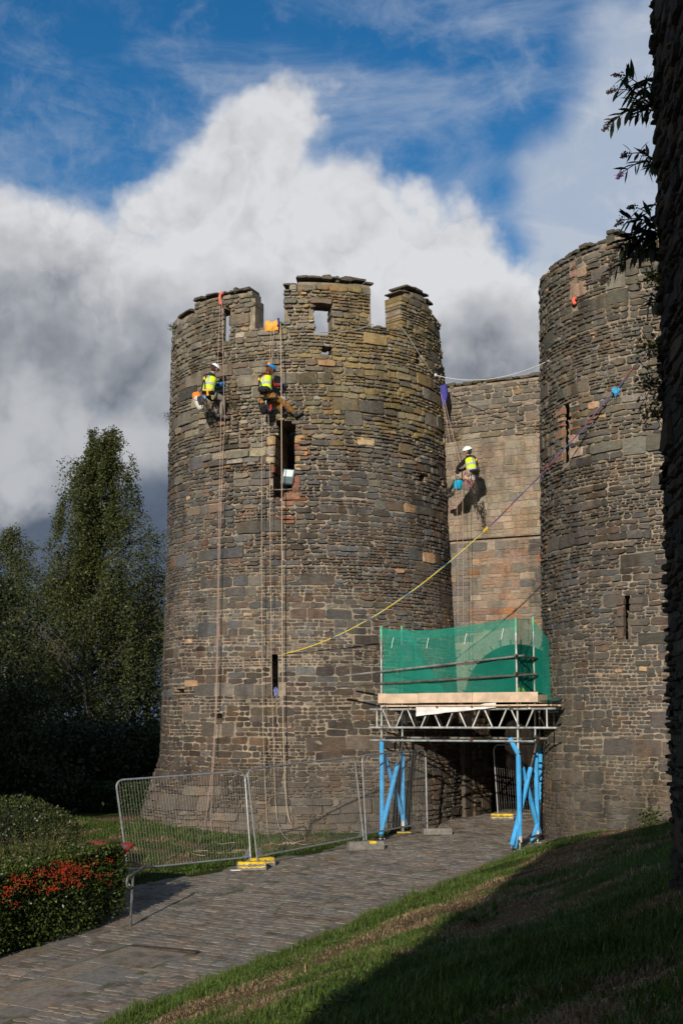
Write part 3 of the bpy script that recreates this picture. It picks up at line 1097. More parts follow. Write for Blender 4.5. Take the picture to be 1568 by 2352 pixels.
def solid_low(t, z):
    return T0 < t < T1 and z < LEDGE - .02 and not in_arch(t, z, .50) and z > -2.9
def solid_mid(t, z):
    return LEDGE + .01 < z < 7.95 + .25 * (fbm(t * 1.5, 3.0, 9) - .5) and T0 < t < T1
def solid_up(t, z):
    return 7.90 + .25 * (fbm(t * 1.5, 3.0, 9) - .5) <= z < top_w(t) and T0 < t < T1
BP = [(3, (.248, .208, .160)), (2, (.252, .202, .158)), (2.6, (.232, .200, .152)), (.5, (.225, .168, .132)), (1.2, (.285, .238, .188)), (.14, (.21, .115, .09)), (1.3, (.19, .168, .135))]
BG = [(3, (.15, .135, .12)), (2, (.125, .118, .11)), (1, (.19, .165, .14))]
def col_mid(t, z):
    return jitter_col(pick(BP), .08)
def col_low(t, z):
    e_ = min(t - 4.2, 6.8 - t)
    n = fbm(t * .9, z * .9, 14)
    grey = sstep(.62, .05, e_ + (n - .5) * .9) * .8 + (.35 if z > 4.55 else 0) + (.5 if z < 2.2 else 0)
    if random.random() < grey:
        return jitter_col(pick(BG), .1)
    return jitter_col(pick([(3, (.235, .182, .138)), (1.6, (.23, .16, .122)), (.7, (.215, .132, .10)), (1.2, (.265, .218, .168)), (.12, (.28, .14, .07)), (1.4, (.18, .156, .13))]), .1)
def col_up(t, z):
    return jitter_col(pick([(3, (.135, .122, .10)), (2, (.108, .10, .086)), (1.2, (.16, .135, .10)), (.6, (.20, .18, .15))]), .12)
def ashlar(st, solid, z0, z1, colf, d0, pr):
    z = z0
    while z < z1:
        h = random.choice((.17, .20, .23, .26))
        t = T0 - random.uniform(0, .4)
        while t < T1:
            ww = random.choice((.22, .3, .36, .42, .5)) * random.uniform(.85, 1.15)
            split = random.random() < .22
            for (b0, b1) in (((z, z + h * .5), (z + h * .5, z + h)) if split else ((z, z + h),)):
                a0, a1 = t, t + ww
                tm, zm = (a0 + a1) / 2, (b0 + b1) / 2
                if all(solid(q, zz_) for q in (a0 + .02, a1 - .02) for zz_ in (b0 + .02, b1 - .02)):
                    pts = stone_outline(a0 + .006, a1 - .006, b0 + .006, b1 - .006, .006, .12)
                    V, Fc = stone_geo(lambda u, v, d: wall_pos(u, v, d + d0), pts, random.uniform(.006, .020) * pr, .03, .014, .007)
                    st.add(V, Fc, colf(tm, zm))
            t += ww
        z += h
st = Stones()
ashlar(st, solid_mid, LEDGE + .012, 8.2, col_mid, .12, 1.0)
ashlar(st, solid_low, 2.0, LEDGE - .02, col_low, 0.0, 1.2)
st.build(gate, "ashlar_block", M_ASHLAR, 300)
st = Stones()
masonry(st, lambda u, v, d=0: wall_pos(u, v, d + .12), solid_up, T0, T1, 7.6, TOPW + .2, col_up, proudf=lambda u, z: random.uniform(.012, .06), edge_depth=.5, band=(.22, .42), minh=.06, ratio=(1.4, 4), wav=.06)
masonry(st, wall_pos, lambda t, z: T0 < t < T1 and -2.9 < z < 2.05 and not in_arch(t, z, .48), T0, T1, -3.0, 2.1, lambda t, z: jitter_col(pick(BG)), proudf=lambda u, z: random.uniform(.01, .03), edge_depth=.3)
# coping of the wall top
t = 3.9
while t < T1:
    ww = random.uniform(.18, .42); hh = random.uniform(.06, .13)
    z = TOPW - .03 + random.uniform(0, .04)
    V, Fc = stone_geo(lambda u, v, d: wall_pos(u, v, d + .12), stone_outline(t + .006, t + ww - .006, z, z + hh, .014, .35), random.uniform(.01, .06), .6, .02, .012)
    st.add(V, Fc, jitter_col(DKC))
    t += ww
st.build(gate, "stone", M_STONE_L, 220)
# sloping lean line of the old roof: the projecting course is the ledge at LEDGE; the arch ring
st = Stones()
nv = 17
for i in range(nv):
    a0, a1 = math.pi * i / nv + .012, math.pi * (i + 1) / nv - .012
    r0, r1 = ARCH_R, ARCH_R + random.uniform(.42, .50)
    pts = [(TC - r * math.cos(a), ARCH_Z + r * math.sin(a)) for r, a in ((r0, a0), (r0, a1), (r1, a1), (r1, (a0 + a1) / 2), (r1, a0))][::-1]
    V, Fc = stone_geo(wall_pos, pts, .02, .9, .015, .006)
    st.add(V, Fc, jitter_col((.20, .18, .15), .08))
for sx in (-1, 1):
    z = -2.75
    while z < ARCH_Z - .05:
        hh = min(random.uniform(.25, .42), ARCH_Z - z); ww = random.choice((.3, .48))
        a, b = sorted((TC + sx * ARCH_R, TC + sx * (ARCH_R + ww)))
        V, Fc = stone_geo(wall_pos, stone_outline(a + .004, b - .004, z + .006, z + hh - .006, .008, .12), .018, .9, .015, .006)
        st.add(V, Fc, jitter_col((.095, .082, .068), .1))
        z += hh
st.build(gate, "voussoir", M_STONE, 300)

# the passage behind: side walls, vault, end wall with closed timber doors
def pas(t, w_, z):           # w_ metres into the gate
    w_ -= WOFF
    return (CL.x + UX * t - NXv * w_, CL.y + UY * t - NYv * w_, z)
mb = MB()
L_IN = 1.85
tl, tr = TC - ARCH_R, TC + ARCH_R
prof = []
for i in range(13):
    a = math.pi * i / 12
    prof.append((TC - ARCH_R * math.cos(a), ARCH_Z + ARCH_R * math.sin(a)))
def sheet(mb, pr, w0, w1, c=(1, 1, 1)):
    for (p, q) in zip(pr[:-1], pr[1:]):
        mb.add([pas(p[0], w0, p[1]), pas(q[0], w0, q[1]), pas(q[0], w1, q[1]), pas(p[0], w1, p[1])], [(0, 1, 2, 3)], c)
sheet(mb, [(tl, -2.95)] + prof + [(tr, -2.95)], .35, L_IN)
prof2 = [(tl - .7, -2.95)] + [(TC + (x - TC) * 1.46, ARCH_Z + (z - ARCH_Z) * 1.25) for x, z in prof] + [(tr + .7, -2.95)]
sheet(mb, prof2, L_IN, 9.0)
# shoulder between the narrow front arch and the wider chamber
o1 = [(tl, -2.95)] + prof + [(tr, -2.95)]
for i in range(len(o1) - 1):
    mb.add([pas(*((o1[i][0], L_IN, o1[i][1]))), pas(o1[i + 1][0], L_IN, o1[i + 1][1]), pas(prof2[i + 1][0], L_IN, prof2[i + 1][1]), pas(prof2[i][0], L_IN, prof2[i][1])], [(0, 1, 2, 3)])
mb.add([pas(x, 9.0, z) for x, z in prof2], [tuple(range(len(prof2)))], (.4, .3, .2))
mb.build("passage_lining", mat_plain("passage_stone", (.075, .064, .052), .95, var=.5, scale=3, bmp=.6, spec=.1), gate)
st = Stones()
def pl_map(u, v, d=0):
    return pas(tl + d, u, v)
masonry(st, pl_map, lambda u, z: .5 < u < L_IN and -2.8 < z < ARCH_Z + .2, .5, L_IN, -2.85, ARCH_Z + .3, lambda u, z: jitter_col(pick([(3, (.105, .082, .06)), (2, (.085, .07, .055)), (1, (.13, .098, .068))])), proudf=lambda u, z: random.uniform(.015, .07), minh=.1, band=(.3, .55), ratio=(1, 2.4))
st.build(gate, "passage_stone", M_STONE, 120)
mb = MB()
for i in range(9):
    t = tl - .2 + i * .42
    mb.box(pas(t, 8.9, -.9), (.40, .08, 3.6), Matrix.Rotation(math.atan2(UY, UX), 3, 'Z'), (1, 1, 1))
mb.build("door", mat_plain("old_oak", (.045, .032, .022), .8, var=.4), gate)

# ------------------------------------------------------------------ cobbled path up to the gate
def path_pos(c, v, d=0.0):
    x, y = from_cv(c, v)
    return (x, y, float(G0(x, y)) + d)
def mat_bedding():
    m, nt, bs, out = new_mat("path_bedding")
    p = wpos(nt)
    n = nt.noise(p, 1.6, 5, .6); n2 = nt.noise(p, 40, 4, .6)
    c = nt.mix(nt.ramp(n, .48, .62), (.155, .138, .116), (.065, .075, .03))
    c = nt.mix(1.0, c, nt.mix(n2, (.6, .6, .6), (1.3, 1.3, 1.3)), 'MULTIPLY')
    nt.put(bs.inputs['Base Color'], c); bs.inputs['Roughness'].default_value = .95
    bump(nt, bs, n2, .6, .01)
    return m
path = thing("path", "cobbled path climbing to the gate between grass verge and turf bank", None, path_pos(-13.3, 22, -.02), kind='structure')
mb = MB()
vsn = np.arange(4, 46.1, .5)
for i in range(len(vsn) - 1):
    csn = np.linspace(float(pathl(vsn[i] + .01)) - .30, PATH_R + .04, 9)
    for k in range(len(csn) - 1):
        mb.add([path_pos(csn[k], vsn[i]), path_pos(csn[k + 1], vsn[i]), path_pos(csn[k + 1], vsn[i + 1]), path_pos(csn[k], vsn[i + 1])], [(0, 1, 2, 3)])
mb.build("bedding", mat_bedding(), path)
# wider floor inside the gate chamber
st = Stones(); stS = Stones(); stK = Stones()
SET = [(5, (.200, .178, .152)), (3, (.186, .170, .150)), (1.2, (.212, .184, .154)), (.25, (.150, .144, .136)), (.6, (.225, .203, .175)), (.12, (.20, .165, .135))]
SL0, SL1, SLV = -13.85, -12.72, 18.75
V0 = 11.5
v = V0
while v < 44.5:
    h = random.uniform(.145, .21)
    c = float(pathl(v)) - .05 + random.uniform(0, .15)
    dark_row = random.random() < .12
    while c < PATH_R - .36:
        ww = random.uniform(.19, .34)
        if c + ww > PATH_R - .32: ww = PATH_R - .32 - c
        cm = c + ww / 2
        if ww > .07 and not (v < 36 and PATH_L - .05 < cm < PATH_L + .22) and not (v < SLV and SL0 - .09 < cm < SL1 + .07) and not (SLV - .02 < v < SLV + .20 and -14.0 < cm < -12.55):
            dv = random.gauss(0, .014) + .03 * (float(vnoise(c * 1.3, v * .9, 4)) - .5)
            pts = stone_outline(c + .006, c + ww - .006, v + .006 + dv, v + h - .006 + dv + random.uniform(-.012, .012), .014, .30)
            V, Fc = stone_geo(path_pos, pts, random.uniform(.003, .010), .02, .03, .003)
            cc = jitter_col(pick(SET), .10)
            st.add(V, Fc, tuple(x * (.85 if dark_row else 1) for x in cc))
        c += ww
    v += h
st.build(path, "cobble", M_SETT, 300)
# flagstones at the foot of the path
v = V0
while v < SLV:
    ll = random.uniform(.7, 1.5)
    if SLV - v - ll < .4: ll = SLV - v
    sp = random.choice((0, .42, .55, .62))
    parts_ = [(SL0, SL1)] if sp == 0 else [(SL0, lerp(SL0, SL1, sp)), (lerp(SL0, SL1, sp), SL1)]
    for (a, b) in parts_:
        off = random.uniform(-.15, .15)
        pts = [(a + .012, v + .012), (b - .012, v + .012 + off * .1), (b - .012, v + ll - .012), ((a + b) / 2, v + ll - .012), (a + .012, v + ll - .012 + off * .05)]
        V, Fc = stone_geo(path_pos, pts, .005, .02, .008, .0012)
        stS.add(V, Fc, jitter_col(random.choice([(.205, .186, .160), (.185, .170, .149), (.215, .190, .160)]), .05))
    v += ll
stS.build(path, "flagstone", M_SETT, 300)
for (a, b, zz_) in ((PATH_R - .31, PATH_R + .03, .022), (PATH_L - .04, PATH_L + .22, .018)):
    v = V0
    while v < 34.5:
        ll = random.uniform(.5, 1.1)
        pts = [(a + .008, v + .01), (b - .008, v + .01), (b - .008, v + ll - .01), ((a + b) / 2, v + ll - .01), (a + .008, v + ll - .01)]
        V, Fc = stone_geo(path_pos, pts, zz_ + random.uniform(-.004, .008), .03, .015, .004)
        stK.add(V, Fc, jitter_col((.19, .168, .142), .1))
        v += ll
stK.build(path, "kerb_stone", M_SETT, 300)
mb = MB()
q = Matrix.Rotation(math.atan2(UY, UX), 3, 'Z')
x, y = from_cv(-13.28, SLV + .09)
mb.bevbox((x, y, float(G0(x, y)) + .006), (1.40, .13, .03), .006, q)
mb.build("drain_cover", mat_plain("rusty_iron", (.085, .055, .042), .6, .3, var=.4), path)
# ------------------------------------------------------------------ shared materials of the small things
M_GALV = mat_plain("galvanised_steel", (.42, .43, .44), .42, .75, var=.25, scale=12)
M_TUBE = mat_plain("scaffold_tube", (.46, .46, .45), .45, .55, var=.5, scale=5, use_col=True)
M_WIRE = mat_plain("fence_wire", (.20, .20, .19), .5, .3, var=.2)
M_RUST = mat_plain("rusty_coupler", (.16, .085, .05), .7, .4, var=.4, scale=20)
M_FOAM = mat_plain("blue_foam", (.055, .32, .64), .8, var=.20, scale=4, bmp=.15)
M_WOOD = mat_plain("scaffold_timber", (.52, .385, .275), .8, var=.22, scale=4, bmp=.2)
M_CONC = mat_plain("concrete", (.17, .158, .14), .95, var=.35, scale=9, bmp=.4)
M_YEL = mat_plain("yellow_paint", (.62, .42, .02), .75, var=.35, scale=9, bmp=.3)
M_COL = mat_plain("dyed_cloth", (1, 1, 1), .85, var=.18, scale=30, spec=.2, use_col=True)
M_HARD = mat_plain("moulded_plastic", (1, 1, 1), .35, var=.06, scale=10, spec=.5, use_col=True)
M_ROPE = mat_plain("kernmantle_rope", (1, 1, 1), .9, var=.30, scale=70, spec=.1, use_col=True)
M_BLACK = mat_plain("black_webbing", (.012, .012, .013), .8, var=.3, scale=20)

# ------------------------------------------------------------------ scaffold over the gate
def sp(t, w_, z):
    return Vector(wall_pos(t, z, w_ - WOFF))
def gz(t, w_):
    p = sp(t, w_, 0)
    return Gs(p.x, p.y)
WF, WR, TL, TR = 4.10, 2.92, 4.27, 7.82
sc_g = Gs(*sp(TL, WF, 0)[:2])
scaf = thing("scaffold", "tube scaffold platform over the gateway with blue foam padded legs and pale timber boards", "scaffold", tuple(sp(6, 3.5, sc_g)))
TB = .0265
SILV = (1.0, 1.0, 1.0); GREY_T = (.62, .6, .56); DKT = (.34, .30, .26)
def tube(name, a, b, r=TB, c=SILV, mat=None, n=8, parent=scaf):
    mb = MB(); mb.tube([a, b], r, n, c)
    return mb.build(name, mat or M_TUBE, parent, smooth=False)
def sleeve(a, b, r=.058, name="foam_sleeve"):
    a, b = Vector(a), Vector(b)
    mb = MB()
    n = max(2, int((b - a).length / .45) + 1)
    pts = []; rs = []
    for i in range(n + 1):
        p = a.lerp(b, i / n)
        pts.append(p); rs.append(r * random.uniform(.95, 1.05))
    mb.tube(pts, rs, 10)
    # tape rings between the lengths of foam
    d = (b - a).normalized()
    for i in range(1, n):
        p = pts[i]
        mb.tube([p - d * .012, p + d * .012], r * 1.04, 10, (.5, .6, .75))
    return mb.build(name, M_FOAM, scaf, smooth=False)
def coupler(p, c=None, s=.05):
    mb = MB()
    mb.bevbox(p, (s * 1.6, s * 1.5, s * 1.7), .012, Matrix.Rotation(random.uniform(-.5, .5), 3, 'Z'))
    mb.tube([Vector(p) + Vector((0, -.02, -.03)), Vector(p) + Vector((.02, -.08, .03))], .012, 6)
    return mb.build("coupler", M_RUST if random.random() < .45 else M_GALV, scaf)
ZL, ZB, ZT = -.43, -.12, .32          # low ledger, truss chords
topz = {(TL, WF): 2.37, (TR, WF): 2.46, (TL, WR): 2.45, (TR, WR): 2.55}
for (t, w_), zt in topz.items():
    g = gz(t, w_)
    tube("standard", sp(t, w_, g + .05), sp(t, w_, zt), c=(.9, .97, .95))
    mb = MB(); mb.bevbox(sp(t, w_, g + .02), (.16, .16, .03), .006, None); mb.tube([sp(t, w_, g + .03), sp(t, w_, g + .16)], .017, 8)
    mb.build("base_plate", M_GALV, scaf)
    mb = MB()
    mb.tube([sp(t, w_, zt - .35), sp(t, w_, zt + .004)], TB * 1.06, 8); mb.build("painted_end", mat_plain("green_tube_paint", (.12, .42, .27), .6, var=.3), scaf)
# padded legs and their cross bracing
for t, k in ((TL, 1), (TR, -1)):
    gf, gr = gz(t, WF), gz(t, WR)
    sleeve(sp(t, WF, gf + .34), sp(t, WF, ZL - .02) if k == 1 else sp(t, WF, -.75))
    sleeve(sp(t, WR, gr + .30), sp(t, WR, -.72))
    # brace A: high at the back, foot out in front
    a, b = sp(t + .06, WR + .10, -.50), sp(t + .10 * k, WF + .32, gf + .06)
    tube("brace", a, b, c=DKT)
    sleeve(a.lerp(b, .24), a.lerp(b, .97))
    a, b = sp(t - .06, WF - .06, -.52), sp(t, WR - .22, gr + .10)
    tube("brace", a, b, c=DKT)
    sleeve(a.lerp(b, .24 if k == -1 else .1), a.lerp(b, .95))
    mb = MB(); mb.bevbox(sp(t, WF, gf + .26), (.10, .12, .16), .015); mb.build("coupler", M_GALV, scaf)
    mb = MB(); mb.bevbox(sp(t, WR, gr + .24), (.10, .12, .16), .015); mb.build("coupler", M_GALV, scaf)
sleeve(sp(TR, WF, -.72), sp(TR - .20, WF, -.36), .060)
sleeve(sp(TR - .02, WF + .03, gz(TR, WF) + .60), sp(TR - .10, WF + .10, gz(TR, WF) + .06), .054)
sleeve(sp(TR, WR, gz(TR, WR) + .45), sp(TR - .10, WR + .12, gz(TR, WR) + .06), .054)
tube("foot_tie", sp(TR, WF + .10, gz(TR, WF) + .22), sp(TR + .08, WR - .1, gz(TR, WR) + .22), c=DKT)
# deeper support inside the gateway
for (t, w_) in ((7.15, .75),):
    g = gz(t, w_)
    tube("standard", sp(t, w_, g + .03), sp(t, w_, .3), c=GREY_T)
    if t > 6:
        sleeve(sp(t, w_, g + .12), sp(t, w_, -.6))
        mb = MB(); mb.bevbox(sp(t, w_, g + .015), (.30, .22, .035), .008); mb.build("sole_board", M_YEL, scaf)
mb = MB(); mb.bevbox(sp(TL + .02, WR, gz(TL, WR) + .015), (.34, .22, .035), .008); mb.build("sole_board", M_YEL, scaf)
# ledgers and transoms
tube("ledger", sp(TL - .28, WF + .06, ZL), sp(TR + .42, WF + .06, ZL), c=(.85, .95, .95))
tube("ledger", sp(TL - .1, WR - .06, ZL + .05), sp(TR + .3, WR - .06, ZL + .05), c=GREY_T)
for t in (TL + .1, 5.55, 6.68, 7.9):
    tube("transom", sp(t, WF + .18, ZL + .06), sp(t, WR - .9, ZL + .06), c=DKT)
    coupler(sp(t, WF + .08, ZL + .03))
for t, ww_ in ((TL + .2, .3), (5.1, .3), (5.85, 0), (6.75, .2), (7.7, .2), (8.15, .2)):
    tube("transom", sp(t, WF + .22, ZT + .06), sp(t, .9, ZT + .06), c=DKT)
    coupler(sp(t, WF + .09, ZT + .03))
# lattice trusses front and rear
def truss(w_, t0, t1, c):
    tube("truss_chord", sp(t0, w_, ZT), sp(t1, w_, ZT), c=c); tube("truss_chord", sp(t0, w_, ZB), sp(t1, w_, ZB), c=c)
    mbx = sp(t0 + .19, w_, ZB), sp(t0 + .19, w_, ZT)
    tube("truss_end", *mbx, c=c, r=.021)
    tube("truss_end", sp(t1 - .22, w_, ZB), sp(t1 - .22, w_, ZT), c=c, r=.021)
    step = .335; t = t0 + .36; up_ = True; i = 0
    while t + step < t1 - .2:
        a, b = (sp(t, w_, ZT - .02), sp(t + step * .55, w_, ZB + .02)) if up_ else (sp(t + .02, w_, ZB + .02), sp(t + step * .62, w_, ZT - .02))
        tube("truss_diagonal", a, b, c=c, r=.020)
        t += step; up_ = not up_
truss(WF + .055, 3.98, 8.78, (1.1, 1.1, 1.08))
truss(WR - .055, 4.15, 8.5, GREY_T)
for t in (TL, TR):
    for z in (ZT, ZB):
        coupler(sp(t + .02, WF + .03, z), s=.045)
# guard rails
tube("guard_rail", sp(TL - 1.0, WF + .058, 1.16), sp(TR + .22, WF + .058, 1.56), c=GREY_T)
tube("guard_rail", sp(TL - 1.2, WF + .060, .90), sp(TR + .52, WF + .060, 1.12), c=DKT)
for z in (1.56, 1.14):
    tube("guard_rail", sp(TR + .06, WF + .25, z), sp(TR + .06, WR - 1.3, z - .02), c=DKT)
    coupler(sp(TR, WF + .02, z)); coupler(sp(TR, WR, z - .03))
tube("guard_rail", sp(TL - .06, WF + .1, 1.16), sp(TL - .06, WR - .8, 1.16), c=DKT)
tube("guard_rail", sp(8.05, WF - 1.2, .26), sp(9.2, WF - 1.2, .26), c=(.6, .75, 1.0))
# platform boards and toe boards
ZP = .40
w_ = .55
while w_ < WF + .2:
    tl_ = max(TL + .02, math.sqrt(max(0, 4.36 ** 2 - w_ ** 2)) + .05)
    tr_ = min(8.75, CRt - math.sqrt(max(0, 4.34 ** 2 - min(w_, 4.3) ** 2)) - .05)
    mb = MB(); a = sp(tl_ + random.uniform(0, .1), w_, ZP); b = sp(tr_ - random.uniform(0, .18), w_, ZP)
    mid = (a + b) / 2
    mb.bevbox(mid, ((b - a).length, .215, .038), .006, Matrix.Rotation(math.atan2(UY, UX), 3, 'Z'))
    mb.build("platform_board", M_WOOD, scaf)
    w_ += .228
rz = Matrix.Rotation(math.atan2(UY, UX), 3, 'Z')
cuts = [4.26, 4.50, 5.36, 6.76, 8.40]
for a, b in zip(cuts[:-1], cuts[1:]):
    c = (sp(a + .004, WF + .17, .585) + sp(b - .004, WF + .17, .585)) / 2
    mb = MB(); mb.bevbox(c + Vector((0, 0, random.uniform(-.006, .006))), (b - a - .008, .038, .235), .005, rz)
    mb.build("toe_board", M_WOOD, scaf)
c = sp(TR + .30, (WF + WR) / 2, .56); mb = MB(); mb.bevbox(c, (.038, 1.2, .2), .005, rz); mb.build("toe_board", M_WOOD, scaf)

# debris net wrapped round the platform
def mat_net():
    m, nt, bs, out = new_mat("green_debris_net")
    p = wpos(nt)
    nt.put(bs.inputs['Base Color'], nt.mix(nt.noise(p, 6.0, 4), (.003, .24, .17), (.005, .38, .275)))
    bs.inputs['Roughness'].default_value = .7
    tr_ = nt.node('ShaderNodeBsdfTransparent')
    mx = nt.node('ShaderNodeMixShader')
    a = nt.node('ShaderNodeAttribute', attribute_name='Col').outputs['Color']
    sepc = nt.node('ShaderNodeSeparateColor'); nt.put(sepc.inputs[0], a)
    nt.put(mx.inputs[0], sepc.outputs[0])
    nt.t.links.new(bs.outputs[0], mx.inputs[2]); nt.t.links.new(tr_.outputs[0], mx.inputs[1])
    tl__ = nt.node('ShaderNodeBsdfTranslucent'); tl__.inputs['Color'].default_value = (.004, .34, .24, 1)
    ms = nt.node('ShaderNodeMixShader'); ms.inputs[0].default_value = .35
    nt.t.links.new(bs.outputs[0], ms.inputs[1]); nt.t.links.new(tl__.outputs[0], ms.inputs[2]); nt.t.links.new(ms.outputs[0], mx.inputs[2])
    nt.t.links.new(mx.outputs[0], out.inputs[0])
    return m
M_NET = mat_net()
def net_panel(f, nu, nv, dens):
    mb = MB()
    V = [f(i / nu, k / nv) for k in range(nv + 1) for i in range(nu + 1)]
    Fc = [(k * (nu + 1) + i, k * (nu + 1) + i + 1, (k + 1) * (nu + 1) + i + 1, (k + 1) * (nu + 1) + i) for k in range(nv) for i in range(nu)]
    mb.add(V, Fc, (dens, dens, dens))
    return mb
def rip(a, b, s_=.075):
    return s_ * (fbm(a * 7, b * 4, 91, 3) - .5) * 2
def topf(a):
    return lerp(2.32, 2.44, a) - .16 * math.sin(math.pi * min(1, a * 1.0)) * (1.15 - a)
net = thing("debris_net", "translucent green debris netting wrapped round the scaffold platform", "netting", tuple(sp(6, WF, .7)))
net_panel(lambda a, b: sp(lerp(TL + .04, TR - .02, a), WF - .035 + rip(a, b) - .10 * math.sin(math.pi * a) * b, lerp(.70, topf(a), b)), 36, 14, .48).build("front_sheet", M_NET, net, smooth=True)
net_panel(lambda a, b: sp(lerp(TL + .04, TR - .02, a), WF - .05 + rip(a, b + 3) - .10 * math.sin(math.pi * a), lerp(topf(a) - .20, topf(a) - .004, b)), 36, 3, .5).build("folded_hem", M_NET, net, smooth=True)
# left return, hanging slack and gathered
net_panel(lambda a, b: sp(TL + .05 + .12 * a + rip(a, b, .08) + (1 - b) * a * 1.05, lerp(WF - .03, WR, a) , lerp(.62, lerp(2.30, 2.38, a) - .1 * math.sin(math.pi * a), b)), 16, 14, .55).build("left_sheet", M_NET, net, smooth=True)
net_panel(lambda a, b: sp(TR - .02 + rip(a, b, .05), lerp(WF - .03, WR + .03, a), lerp(.66, lerp(2.44, 2.50, a), b)), 14, 14, .55).build("right_sheet", M_NET, net, smooth=True)
def rt(a, b):
    e_ = lerp(2.48, 1.05, a ** 1.2)
    zz = lerp(.50 - .1 * a, e_, b)
    return sp(lerp(TR + .0, TR + .58, a) + rip(a, b, .10) * a + .25 * (1 - b) * a, lerp(WR + .03, WR - 1.3, a), zz)
net_panel(rt, 16, 14, .60).build("right_tail", M_NET, net, smooth=True)
net_panel(lambda a, b: sp(lerp(TR - .3, TR + .75, a), lerp(WF - .6, WR - .9, b) + rip(a, b, .1), .50 + .10 * a * b + abs(rip(a, b, .06))), 10, 8, .7).build("gathered_hem", M_NET, net, smooth=True)
for t in (4.6, 5.55, 6.55, 7.5):
    mb = MB(); zt = topf((t - TL) / (TR - TL)) - .2
    mb.tube([sp(t, WF - .02, zt), sp(t - .02, WF + .01, zt - .12), sp(t - .05, WF + .0, zt - .26)], .006, 5, (.8, .9, .85)); mb.build("tie", M_HARD, net)
# plastic sheet caught under the boards
mb = net_panel(lambda a, b: sp(lerp(5.28, 7.35, a), WF + .16 + rip(a, b, .02), lerp(.28 - .14 * (1 - a) ** 1.5 + .06 * a, .40 + .07 * max(0, a - .75) * 4, b) + rip(a, b + 2, .02)), 22, 4, 1)
tag(mb.build("plastic_sheet", mat_plain("white_polythene", (.62, .62, .60), .35, var=.15), smooth=True), "crumpled white plastic sheet trapped under the platform boards above the truss", "sheet")
# hi-vis bag at the back of the platform
mb = MB(); mb.ball(sp(7.62, 3.35, .66), (.13, .11, .20), 9, 7, (.45, .75, .05), fn=lambda v: v * (1 + .18 * math.sin(9 * v.x + 5 * v.z)))
mb.tube([sp(7.55, 3.35, .82), sp(7.6, 3.35, .92), sp(7.68, 3.35, .82)], .015, 6, (.4, .6, .05))
tag(mb.build("bag", M_COL), "lime yellow bag standing behind green netting at the platform's right end", "bag")

# ------------------------------------------------------------------ temporary fence panels and their feet
def rounded(bl, br, tl, tr, rad=.16):
    bl, br, tl, tr = map(Vector, (bl, br, tl, tr))
    eu = (br - bl).normalized(); el = (tl - bl).normalized(); er = (tr - br).normalized()
    pts = [bl]
    for k in range(6):
        a = math.pi / 2 * k / 5
        pts.append(tl - el * rad + el * rad * math.sin(a) + eu * rad * (1 - math.cos(a)))
    for k in range(6):
        a = math.pi / 2 * k / 5
        pts.append(tr - eu * rad + eu * rad * math.sin(a) - er * rad * (1 - math.cos(a)))
    pts.append(br)
    return pts
def fence(bl, br, tl, tr, label, foot=.12, sides=(1, 1)):
    bl, br, tl, tr = map(Vector, (bl, br, tl, tr))
    f = thing("fence_panel", label, "fence", tuple((bl + br) / 2), "temporary steel fence panels round the tower foot")
    mb = MB(); mb.tube(rounded(bl, br, tl, tr), .021, 8); mb.build("frame", M_GALV, f)
    b0 = bl.lerp(tl, .075); b1 = br.lerp(tr, .075)
    mb = MB(); mb.tube([b0, b1], .019, 8); mb.build("bottom_rail", M_GALV, f)
    mb = MB()
    n = int((br - bl).length / .062)
    for i in range(1, n):
        a = i / n
        p, q = bl.lerp(br, a).lerp(tl.lerp(tr, a), .08), bl.lerp(br, a).lerp(tl.lerp(tr, a), .985)
        off = Vector((0, .01 * math.sin(i * 1.3), 0))
        mb.tube([p, p.lerp(q, .35) + off + Vector((random.uniform(-.008, .008), 0, 0)), p.lerp(q, .7) - off, q], .0019, 3, cap=False)
    for i in range(1, 6):
        a = .09 + i * .148
        p, q = bl.lerp(tl, a), br.lerp(tr, a)
        mb.tube([p, q], .0019, 3, cap=False)
    mb.build("wire_mesh", M_WIRE, f, kind='stuff')
    for s_, (b, t_, o) in enumerate(((bl, tl, br), (br, tr, bl))):
        if sides[s_]:
            u = (o - b).normalized(); up = (t_ - b).normalized()
            a = b + up * .15
            n_ = u.cross(up) * .004
            V = [a + n_, a + u * .20 + n_, a + up * .22 + n_, a - n_, a + u * .20 - n_, a + up * .22 - n_]
            mb = MB(); mb.add(V, [(0, 1, 2), (5, 4, 3), (0, 3, 4, 1), (1, 4, 5, 2), (2, 5, 3, 0)])
            mb.build("gusset", M_GALV, f)
    return f
FD0, FD1, FD2, FD3 = 28.7, 30.25, 32.9, 35.0
fence(at(296, 2014, FD0), at(577, 1984, FD1), at(266, 1792, FD0), at(562, 1771, FD1), "fence panel nearest the hedge, showing tower foot and pale rope coils through its mesh", sides=(0, 1))
fence(at(592, 1984, FD1 + .02), at(836, 1936, FD2), at(568, 1767, FD1 + .02), at(814, 1738, FD2), "middle fence panel between the yellow block and the bare grey block")
fence(at(841, 1930, FD2 + .05), at(981, 1903, FD3), at(831, 1735, FD2 + .05), at(977, 1722, FD3), "narrow looking fence panel right beside the blue scaffold legs")
pA, pB = sp(5.5, -.44, 0), sp(6.95, -1.7, 0)
gA, gB = Gs(pA.x, pA.y) - .02, Gs(pB.x, pB.y)
fence(pA + Vector((0, 0, gA)), pB + Vector((0, 0, gB)), pA + Vector((-.10, 0, gA + 2.0)), pB + Vector((-.1, 0, gB + 2.0)), "fence panel standing inside the dark gateway", sides=(0, 0))

